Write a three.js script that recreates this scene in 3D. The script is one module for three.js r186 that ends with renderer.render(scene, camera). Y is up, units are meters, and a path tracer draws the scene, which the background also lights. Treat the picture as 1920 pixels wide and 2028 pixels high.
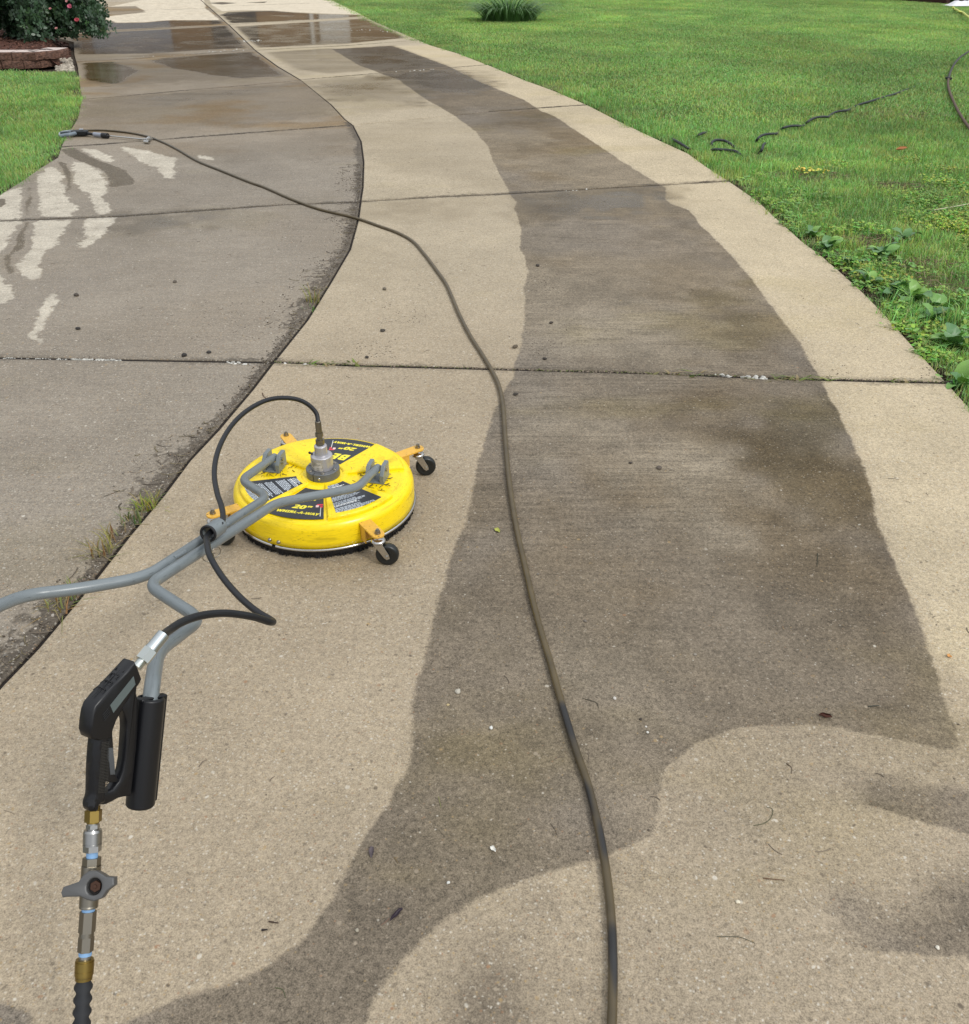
import * as THREE from 'three';
import { mergeGeometries, toCreasedNormals } from 'three/addons/utils/BufferGeometryUtils.js';
import { RoundedBoxGeometry } from 'three/addons/geometries/RoundedBoxGeometry.js';

// ---------------------------------------------------------------- camera, sky, sun, exposure
const EYE = 1.55, FOC = 1844, PITCH = Math.atan(1152 / FOC), CX = 960, CY = 1014;   // a hand-held phone, 1.55 m up, tilted 32 degrees down
const scene = new THREE.Scene();
const camera = new THREE.PerspectiveCamera(57.612, 969 / 1024, 0.05, 400);
camera.position.set(0, EYE, 0);
camera.rotation.set(-PITCH, 0, 0);
const renderer = new THREE.WebGLRenderer();
renderer.toneMapping = THREE.LinearToneMapping;
renderer.toneMappingExposure = 1.1;
renderer.shadowMap.enabled = true;

{ // overcast sky: bright grey cloud, brighter overhead and towards the hidden sun, with broad cloud banks
  const w = 256, h = 128, d = new Float32Array(w * h * 4), S = new THREE.Vector3(0.55, 0.75, 0.25).normalize(), v = new THREE.Vector3();
  for (let j = 0; j < h; j++) for (let i = 0; i < w; i++) {
    const el = ((j + 0.5) / h - 0.5) * Math.PI, az = ((i + 0.5) / w - 0.5) * 2 * Math.PI;
    v.set(Math.cos(el) * Math.cos(az), Math.sin(el), Math.cos(el) * Math.sin(az));
    const up = Math.max(0, v.y), cloud = 0.09 * Math.sin(3 * az + 2.2 * Math.sin(2.3 * el * 2)) + 0.06 * Math.sin(7 * az - 5 * el + 1.3);
    const L = (0.5 + 0.55 * up + cloud * (1 - 0.5 * up) + 0.85 * Math.pow(Math.max(0, v.dot(S)), 5)) * 0.92;
    const o = (j * w + i) * 4;
    d[o] = L * 0.965; d[o + 1] = L; d[o + 2] = L * 1.045; d[o + 3] = 1;
    if (v.y < 0) { d[o] = 0.16; d[o + 1] = 0.16; d[o + 2] = 0.13; }
  }
  const t = new THREE.DataTexture(d, w, h, THREE.RGBAFormat, THREE.FloatType);
  t.mapping = THREE.EquirectangularReflectionMapping; t.magFilter = THREE.LinearFilter; t.needsUpdate = true;
  scene.background = t; scene.environment = t;
}
const sun = new THREE.DirectionalLight(new THREE.Color(1, 0.965, 0.90), 1.5);
sun.position.set(11, 15, 5); sun.target.position.set(0, 0, -6);
sun.castShadow = true; sun.shadow.radius = 20;
Object.assign(sun.shadow.camera, { left: -30, right: 30, top: 30, bottom: -30, near: 1, far: 90 });
scene.add(sun, sun.target);

// ---------------------------------------------------------------- helpers
let seed = 20240611;
const rnd = () => { seed = (seed + 0x6d2b79f5) | 0; let t = Math.imul(seed ^ (seed >>> 15), 1 | seed); t = (t + Math.imul(t ^ (t >>> 7), 61 | t)) ^ t; return ((t ^ (t >>> 14)) >>> 0) / 4294967296; };
const rr = (a, b) => a + (b - a) * rnd(), pick = (l) => l[Math.floor(rnd() * l.length)];
const V = (x, y, z) => new THREE.Vector3(x, y, z);
const sP = Math.sin(PITCH), cP = Math.cos(PITCH);
const ray = (x, y) => { const u = (x - CX) / FOC, v = (y - CY) / FOC; return V(u, -sP - v * cP, -cP + v * sP); };
// measured on the photograph: a point of the ground (or of the level h above it), and a point at a given depth along the view axis
const gp = (x, y, h = 0) => { const d = ray(x, y); return V(0, EYE, 0).addScaledVector(d, (h - EYE) / d.y); };
const pz = (x, y, z) => V(0, EYE, 0).addScaledVector(ray(x, y), z);
const proj = (p) => { const qy = p.y - EYE, z = -qy * sP - p.z * cP; return [CX + FOC * p.x / z, CY + FOC * (-qy * cP + p.z * sP) / z, z]; };
const onPlane = (x, y, o, n) => { const d = ray(x, y), e = V(0, EYE, 0); return e.clone().addScaledVector(d, o.clone().sub(e).dot(n) / d.dot(n)); };
const lin = (c) => { c /= 255; return c <= 0.04045 ? c / 12.92 : Math.pow((c + 0.055) / 1.055, 2.4); };
const rgb = (r, g, b, k = 1) => new THREE.Color().setRGB(lin(r) * k, lin(g) * k, lin(b) * k);
const smooth = (a, b, x) => { const t = Math.min(1, Math.max(0, (x - a) / (b - a))); return t * t * (3 - 2 * t); };
const mixn = (a, b, t) => a + (b - a) * t;

const LAT = new Float32Array(65536);
{ let s = 7; for (let i = 0; i < 65536; i++) { s = (Math.imul(s, 1664525) + 1013904223) | 0; LAT[i] = (s >>> 8) / 16777216; } }
function vn(x, y) {            // value noise, 0..1
  const xi = Math.floor(x), yi = Math.floor(y); let fx = x - xi, fy = y - yi;
  fx = fx * fx * (3 - 2 * fx); fy = fy * fy * (3 - 2 * fy);
  const a = (yi & 255) << 8, b = ((yi + 1) & 255) << 8, c = xi & 255, d = (xi + 1) & 255;
  const p = LAT[a + c], q = LAT[b + c];
  return (p + (LAT[a + d] - p) * fx) * (1 - fy) + (q + (LAT[b + d] - q) * fx) * fy;
}
const fbm = (x, y) => 0.5 * vn(x, y) + 0.27 * vn(x * 2.1 + 17, y * 2.1 + 5) + 0.15 * vn(x * 4.3 + 31, y * 4.3 + 11) + 0.08 * vn(x * 9.1 + 3, y * 9.1 + 47);

const taken = {};
function numbered(name) { const n = taken[name] = (taken[name] ?? -1) + 1; return n ? name + '_' + String(n).padStart(3, '0') : name; }
function tag(o, label, category, group, kind) {
  if (label) o.userData.label = label; if (category) o.userData.category = category;
  if (group) o.userData.group = group; if (kind) o.userData.kind = kind;
  return o;
}
function thing(name, label, category, pos = V(0, 0, 0), turn = 0, group) {
  const o = new THREE.Group(); o.name = numbered(name); o.position.copy(pos); o.rotation.y = turn; scene.add(o);
  o.updateMatrixWorld(true);
  return tag(o, label, category, group);
}
function add(parent, name, geo, mat, label) {
  const g = Array.isArray(geo) ? mergeGeometries(geo.map((q) => { const c = q.index ? q.toNonIndexed() : q; for (const k of Object.keys(c.attributes)) if (!['position', 'normal', 'uv'].includes(k)) c.deleteAttribute(k); return c; })) : geo;
  const m = new THREE.Mesh(g, mat); m.name = parent === scene ? numbered(name) : name; m.castShadow = m.receiveShadow = true;
  parent.add(m); if (label) m.userData.label = label;
  return m;
}
// adds a part whose geometry was laid out in world metres
function addW(parent, name, geo, mat, label) {
  const m = add(parent, name, geo, mat, label);
  parent.updateMatrixWorld(true); m.geometry.applyMatrix4(parent.matrixWorld.clone().invert());
  return m;
}
const mat = (color, roughness = 0.6, metalness = 0, more = {}) => new THREE.MeshStandardMaterial({ color, roughness, metalness, side: THREE.DoubleSide, ...more });
function canvasTex(w, h, draw, srgb = true) {
  const c = document.createElement('canvas'); c.width = w; c.height = h; draw(c.getContext('2d'), w, h);
  const t = new THREE.CanvasTexture(c); t.magFilter = THREE.LinearFilter; if (srgb) t.colorSpace = THREE.SRGBColorSpace; t.wrapS = t.wrapT = THREE.RepeatWrapping; return t;
}
function dataTex(data, w, h, srgb) {
  const t = new THREE.DataTexture(data, w, h, THREE.RGBAFormat, THREE.UnsignedByteType);
  t.magFilter = THREE.LinearFilter; t.wrapS = t.wrapT = THREE.RepeatWrapping; if (srgb) t.colorSpace = THREE.SRGBColorSpace; t.needsUpdate = true; return t;
}
function noiseTex(n, f, srgb) {  // n x n tile; f(x, y) gives 0..1 or [r,g,b] bytes
  const d = new Uint8Array(n * n * 4);
  for (let j = 0; j < n; j++) for (let i = 0; i < n; i++) { const c = f(i, j), o = (j * n + i) * 4; if (c.length) { d[o] = c[0]; d[o + 1] = c[1]; d[o + 2] = c[2]; } else d[o] = d[o + 1] = d[o + 2] = 255 * c; d[o + 3] = 255; }
  return dataTex(d, n, n, srgb);
}
const UP = V(0, 1, 0);
function align(geo, dir, at, from = UP) {  // turns a geometry built along +y to dir and moves it
  geo.applyQuaternion(new THREE.Quaternion().setFromUnitVectors(from, dir.clone().normalize())); geo.translate(at.x, at.y, at.z); return geo;
}
const cyl = (r0, r1, h, n = 24, open = false) => new THREE.CylinderGeometry(r1, r0, h, n, 1, open);
const box = (x, y, z, r = 0) => r ? new RoundedBoxGeometry(x, y, z, 2, r) : new THREE.BoxGeometry(x, y, z);
const lathe = (pts, n = 48, a0 = 0, a1 = Math.PI * 2) => new THREE.LatheGeometry(pts.map(([r, y]) => new THREE.Vector2(r, y)), n, a0, a1);
function rod(a, b, r, n = 16, r2 = r) { return align(cyl(r, r2, a.distanceTo(b), n), b.clone().sub(a), a.clone().add(b).multiplyScalar(0.5)); }
function smoothPath(pts) { return new THREE.CatmullRomCurve3(pts, false, 'centripetal'); }
function bentPath(pts, r) {       // straight runs joined by bends of radius-like length r
  const path = new THREE.CurvePath(); let last = pts[0];
  for (let i = 1; i < pts.length - 1; i++) {
    const a = pts[i - 1], b = pts[i], c = pts[i + 1], rl = Math.min(r, a.distanceTo(b) * 0.48, b.distanceTo(c) * 0.48);
    const p = b.clone().add(a.clone().sub(b).setLength(rl)), q = b.clone().add(c.clone().sub(b).setLength(rl));
    path.add(new THREE.LineCurve3(last, p)); path.add(new THREE.QuadraticBezierCurve3(p, b.clone(), q)); last = q;
  }
  path.add(new THREE.LineCurve3(last, pts[pts.length - 1]));
  const out = []; for (const c of path.curves) { const n = c.isLineCurve3 ? 6 : 10; for (let i = 0; i < n; i++) out.push(c.getPoint(i / n)); }
  out.push(pts[pts.length - 1]);
  return out;
}
// tube through points with a radius (number or function of 0..1); parallel-transported frames; closed ends
function tubeGeo(pts, radius, sides = 14) {
  const n = pts.length, pos = [], nor = [], uv = [], idx = [], T = [];
  for (let i = 0; i < n; i++) T.push(pts[Math.min(n - 1, i + 1)].clone().sub(pts[Math.max(0, i - 1)]).normalize());
  let N = Math.abs(T[0].y) < 0.9 ? V(0, 1, 0) : V(1, 0, 0); N.sub(T[0].clone().multiplyScalar(N.dot(T[0]))).normalize();
  let len = 0;
  for (let i = 0; i < n; i++) {
    if (i) { N.sub(T[i].clone().multiplyScalar(N.dot(T[i]))).normalize(); len += pts[i].distanceTo(pts[i - 1]); }
    const B = T[i].clone().cross(N), r = typeof radius === 'function' ? radius(i / (n - 1), len) : radius;
    for (let k = 0; k <= sides; k++) {
      const a = k / sides * Math.PI * 2, d = N.clone().multiplyScalar(Math.cos(a)).addScaledVector(B, Math.sin(a));
      pos.push(pts[i].x + d.x * r, pts[i].y + d.y * r, pts[i].z + d.z * r); nor.push(d.x, d.y, d.z); uv.push(k / sides, len);
    }
  }
  for (let i = 0; i < n - 1; i++) for (let k = 0; k < sides; k++) { const a = i * (sides + 1) + k, b = a + sides + 1; idx.push(a, a + 1, b, b, a + 1, b + 1); }
  for (const [e, s] of [[0, -1], [n - 1, 1]]) {
    const c = pos.length / 3, r0 = e * (sides + 1); pos.push(pts[e].x, pts[e].y, pts[e].z); nor.push(T[e].x * s, T[e].y * s, T[e].z * s); uv.push(0, 0);
    for (let k = 0; k <= sides; k++) { pos.push(pos[(r0 + k) * 3], pos[(r0 + k) * 3 + 1], pos[(r0 + k) * 3 + 2]); nor.push(T[e].x * s, T[e].y * s, T[e].z * s); uv.push(0, 0); }
    for (let k = 0; k < sides; k++) s > 0 ? idx.push(c, c + 1 + k, c + 2 + k) : idx.push(c, c + 2 + k, c + 1 + k);
  }
  const g = new THREE.BufferGeometry();
  g.setAttribute('position', new THREE.Float32BufferAttribute(pos, 3)); g.setAttribute('normal', new THREE.Float32BufferAttribute(nor, 3)); g.setAttribute('uv', new THREE.Float32BufferAttribute(uv, 2)); g.setIndex(idx);
  return g;
}
function rawGeo(pos, idx, col, uv) {
  const g = new THREE.BufferGeometry(); g.setAttribute('position', new THREE.Float32BufferAttribute(pos, 3));
  if (col) g.setAttribute('color', new THREE.Float32BufferAttribute(col, 3));
  g.setAttribute('uv', new THREE.Float32BufferAttribute(uv ?? new Float32Array(pos.length / 3 * 2), 2));
  g.setIndex(idx); g.computeVertexNormals(); return g;
}
function instanced(parent, name, geo, material, list, colored) {   // list of [matrix, color?]
  const m = new THREE.InstancedMesh(geo, material, list.length); m.name = parent === scene ? numbered(name) : name; m.castShadow = m.receiveShadow = true;
  list.forEach(([M, c], i) => { m.setMatrixAt(i, M); if (colored) m.setColorAt(i, c); });
  parent.add(m); m.userData.kind = 'stuff'; return m;
}
const TRS = (p, e, s) => new THREE.Matrix4().compose(p, new THREE.Quaternion().setFromEuler(e), s.isVector3 ? s : V(s, s, s));
function stone(r, detail = 1, flat = 0.7) {
  const g = new THREE.IcosahedronGeometry(r, detail), p = g.attributes.position, s = rr(0, 99);
  for (let i = 0; i < p.count; i++) { const x = p.getX(i), y = p.getY(i), z = p.getZ(i), k = 0.75 + 0.5 * vn(x / r * 1.7 + s, y / r * 1.7 + z / r * 2.3 + s); p.setXYZ(i, x * k, y * k * flat, z * k); }
  g.computeVertexNormals(); return g;
}

// ---------------------------------------------------------------- driveway outline (photograph pixels -> metres on the ground)
const G = (l) => l.map(([x, y]) => gp(x, y));
const MID = [...G([[0, 1353], [68, 1283], [178, 1153], [250, 1061], [319, 980], [371, 911], [428, 851], [497, 770], [541, 713], [606, 633], [650, 563], [691, 494], [708, 433], [717, 371], [719, 320], [714, 280], [700, 249], [682, 236], [656, 208], [596, 159], [550, 132], [507, 101], [454, 50], [424, 23], [398, 0]])];
MID.unshift(V(-1.43, 0, 1.2), V(-1.4, 0, -0.3)); MID.push(V(-9.6, 0, -34));
const RIGHT = [...G([[658, 0], [708, 24], [744, 43], [794, 64], [853, 89], [910, 106], [969, 129], [1042, 159], [1100, 180], [1168, 209], [1228, 240], [1300, 274], [1366, 304], [1402, 330], [1449, 360], [1505, 398], [1538, 429], [1594, 479], [1630, 505], [1680, 548], [1713, 578], [1759, 624], [1815, 687], [1876, 752], [1920, 800]])].reverse();
RIGHT.unshift(V(1.72, 0, 1.2), V(1.83, 0, -1)); RIGHT.push(V(-6.2, 0, -34));
const LEFT = [...G([[0, 384], [43, 357], [77, 333], [112, 312], [120, 288], [130, 269], [152, 234.5], [160, 197], [155, 165], [152, 133], [145, 107], [144, 83]])];
LEFT.unshift(V(-3.25, 0, 1.2), V(-3.3, 0, -4)); LEFT.push(V(-8.4, 0, -19), V(-10.6, 0, -24), V(-14.5, 0, -34));
const xAt = (line, z) => { for (let i = 0; i < line.length - 1; i++) { const a = line[i], b = line[i + 1]; if ((a.z - z) * (b.z - z) <= 0 && a.z !== b.z) return a.x + (b.x - a.x) * (z - a.z) / (b.z - a.z); } return z > line[0].z ? line[0].x : line[line.length - 1].x; };
// cross joints, left lane then right lane, near to far (left to right)
const JL = [[V(-3.6, 0, -0.5), V(-1.3, 0, -0.55)], G([[-420, 702], [0, 708], [300, 713], [537, 717]]), G([[-60, 440], [0, 437], [242, 428], [560, 405], [706, 400]]), G([[117, 291], [197, 286], [373, 272], [500, 262.5], [700, 247.5]]),
  G([[150, 198], [240, 190.6], [373, 178.6], [500, 168], [596, 158.8]]), G([[140, 123], [266, 116], [500, 98.6], [507, 98]]), G([[140, 65.5], [346, 54.6], [454, 47]]), G([[120, 28], [288, 20], [416, 16.5]])];
const JR = [[V(-1.45, 0, -0.55), V(2, 0, -0.6)], G([[541, 715.5], [700, 723], [900, 728], [1318, 739], [1514, 748], [1700, 753], [1900, 758]]), G([[712, 399], [857, 390], [976, 385], [1100, 378], [1310, 366], [1465, 357]]), G([[697, 247.5], [827, 235], [903, 228], [969, 221], [1100, 211.5], [1185, 206]]),
  G([[596, 158], [751, 145], [893, 134], [1000, 125.5]]), G([[507, 99.5], [691, 90], [845, 78]]), G([[452, 48.5], [593, 41], [740, 32]]), G([[410, 14], [530, 9], [690, 4]])];
const lineHit = (J, E) => {    // crossing of a joint (left to right) with an edge (near to far), by walking
  let best = [1e9];
  for (let i = 0; i < J.length - 1; i++) for (let t = -0.25; t <= 1.25; t += 0.005) {
    const p = J[i].clone().lerp(J[i + 1], t), d = Math.abs(p.x - xAt(E, p.z)); if (d < best[0]) best = [d, p];
  }
  return best[1];
};
const between = (E, z0, z1) => { const o = E.filter((p) => p.z < z0 - 0.05 && p.z > z1 + 0.05).sort((a, b) => b.z - a.z); return o; };
function slabOutline(J0, J1, EL, ER) {
  const a = lineHit(J0, EL), b = lineHit(J0, ER), c = lineHit(J1, ER), d = lineHit(J1, EL);
  const mids = (J, p, q) => J.filter((m) => m.x > p.x + 0.05 && m.x < q.x - 0.05);
  return [a, ...mids(J0, a, b), b, ...between(ER, b.z, c.z), c, ...mids(J1, d, c).reverse(), d, ...between(EL, a.z, d.z).reverse()];
}
const MIDL = MID.map((p) => V(p.x + 0.012, 0, p.z));      // the long joint is wide and full of dirt

// ---------------------------------------------------------------- what lies on the concrete: dirt left by the washing stripes, wet and dry patches (outlines traced as matter)
const FX0 = -9, FZ0 = -33, FW = 12.5, FH = 35;
const toM = (l) => l.map((p) => { if (p.isVector3) return [p.x, p.z]; const g = p[1] < -100 ? null : gp(p[0], p[1]); return [g.x, g.z]; });
function field(polys, res, blur = 0) {
  const w = Math.round(FW * res), h = Math.round(FH * res), c = document.createElement('canvas'); c.width = w; c.height = h;
  const q = c.getContext('2d'); q.fillStyle = '#000'; q.fillRect(0, 0, w, h);
  for (const [l, v] of polys) { q.fillStyle = `rgb(${Math.round(v * 255)},0,0)`; q.beginPath(); toM(l).forEach(([x, z], i) => q[i ? 'lineTo' : 'moveTo']((x - FX0) * res, (z - FZ0) * res)); q.closePath(); q.fill(); }
  const d = q.getImageData(0, 0, w, h).data; let f = new Float32Array(w * h);
  for (let i = 0; i < w * h; i++) f[i] = d[i * 4] / 255;
  const b = Math.round(blur * res);
  if (b > 0) for (let pass = 0; pass < 3; pass++) {
    let g = new Float32Array(w * h);
    for (let y = 0; y < h; y++) { let s = 0; for (let x = -b; x < w; x++) { if (x + b < w) s += f[y * w + x + b]; if (x - b - 1 >= 0) s -= f[y * w + x - b - 1]; if (x >= 0) g[y * w + x] = s / (2 * b + 1); } }
    f = new Float32Array(w * h);
    for (let x = 0; x < w; x++) { let s = 0; for (let y = -b; y < h; y++) { if (y + b < h) s += g[(y + b) * w + x]; if (y - b - 1 >= 0) s -= g[(y - b - 1) * w + x]; if (y >= 0) f[y * w + x] = s / (2 * b + 1); } }
  }
  return (x, z) => {
    const px = Math.min(w - 1.01, Math.max(0, (x - FX0) * res - 0.5)), py = Math.min(h - 1.01, Math.max(0, (z - FZ0) * res - 0.5)), i = px | 0, j = py | 0, fx = px - i, fy = py - j, o = j * w + i;
    return (f[o] * (1 - fx) + f[o + 1] * fx) * (1 - fy) + (f[o + w] * (1 - fx) + f[o + w + 1] * fx) * fy;
  };
}
const stripeL = [[658, 97], [711, 129], [754, 145], [791, 158.6], [837, 192], [903, 230], [943, 261], [969, 294], [976, 317], [1009, 380], [1024, 402], [1019, 412], [1031, 440], [1035, 458], [1033, 476], [1028, 489], [1039, 507], [1046, 532], [1044, 555], [1039, 568], [1039, 627], [1033, 678], [1024, 719], [1014, 750], [1000, 775], [964, 853], [951, 900], [932, 1011], [890, 1117], [854, 1240], [830, 1340], [818, 1400], [817, 1450], [811, 1505], [769, 1590], [706, 1695], [653, 1786], [597, 1864], [522, 1913], [478, 1935], [373, 1969], [310, 1998], [224, 2028], [-100, 2120], [-900, 2600]];
const stripeR = [[777, 91], [810, 102], [890, 132], [949, 162], [1038, 198], [1068, 218], [1100, 231], [1228, 317], [1310, 368], [1320, 372], [1315, 393], [1330, 404], [1363, 416], [1389, 446], [1432, 489], [1485, 548], [1544, 627], [1584, 680], [1617, 740], [1647, 800], [1689, 870], [1719, 952], [1740, 1044], [1791, 1156], [1842, 1300], [1883, 1412], [1904, 1474], [1930, 1560], [2100, 1900], [2500, 2600]];
const cleanArc = [[700, 2100], [735, 1995], [741, 1977], [762, 1935], [832, 1857], [938, 1783], [1050, 1741], [1184, 1699], [1250, 1682], [1296, 1655], [1306, 1615], [1304, 1570], [1318, 1527], [1367, 1477], [1444, 1442], [1536, 1434], [1634, 1439], [1726, 1453], [1831, 1477], [1930, 1493], [2100, 1530], [2500, 1750], [2600, 2600], [500, 2600]];
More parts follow.
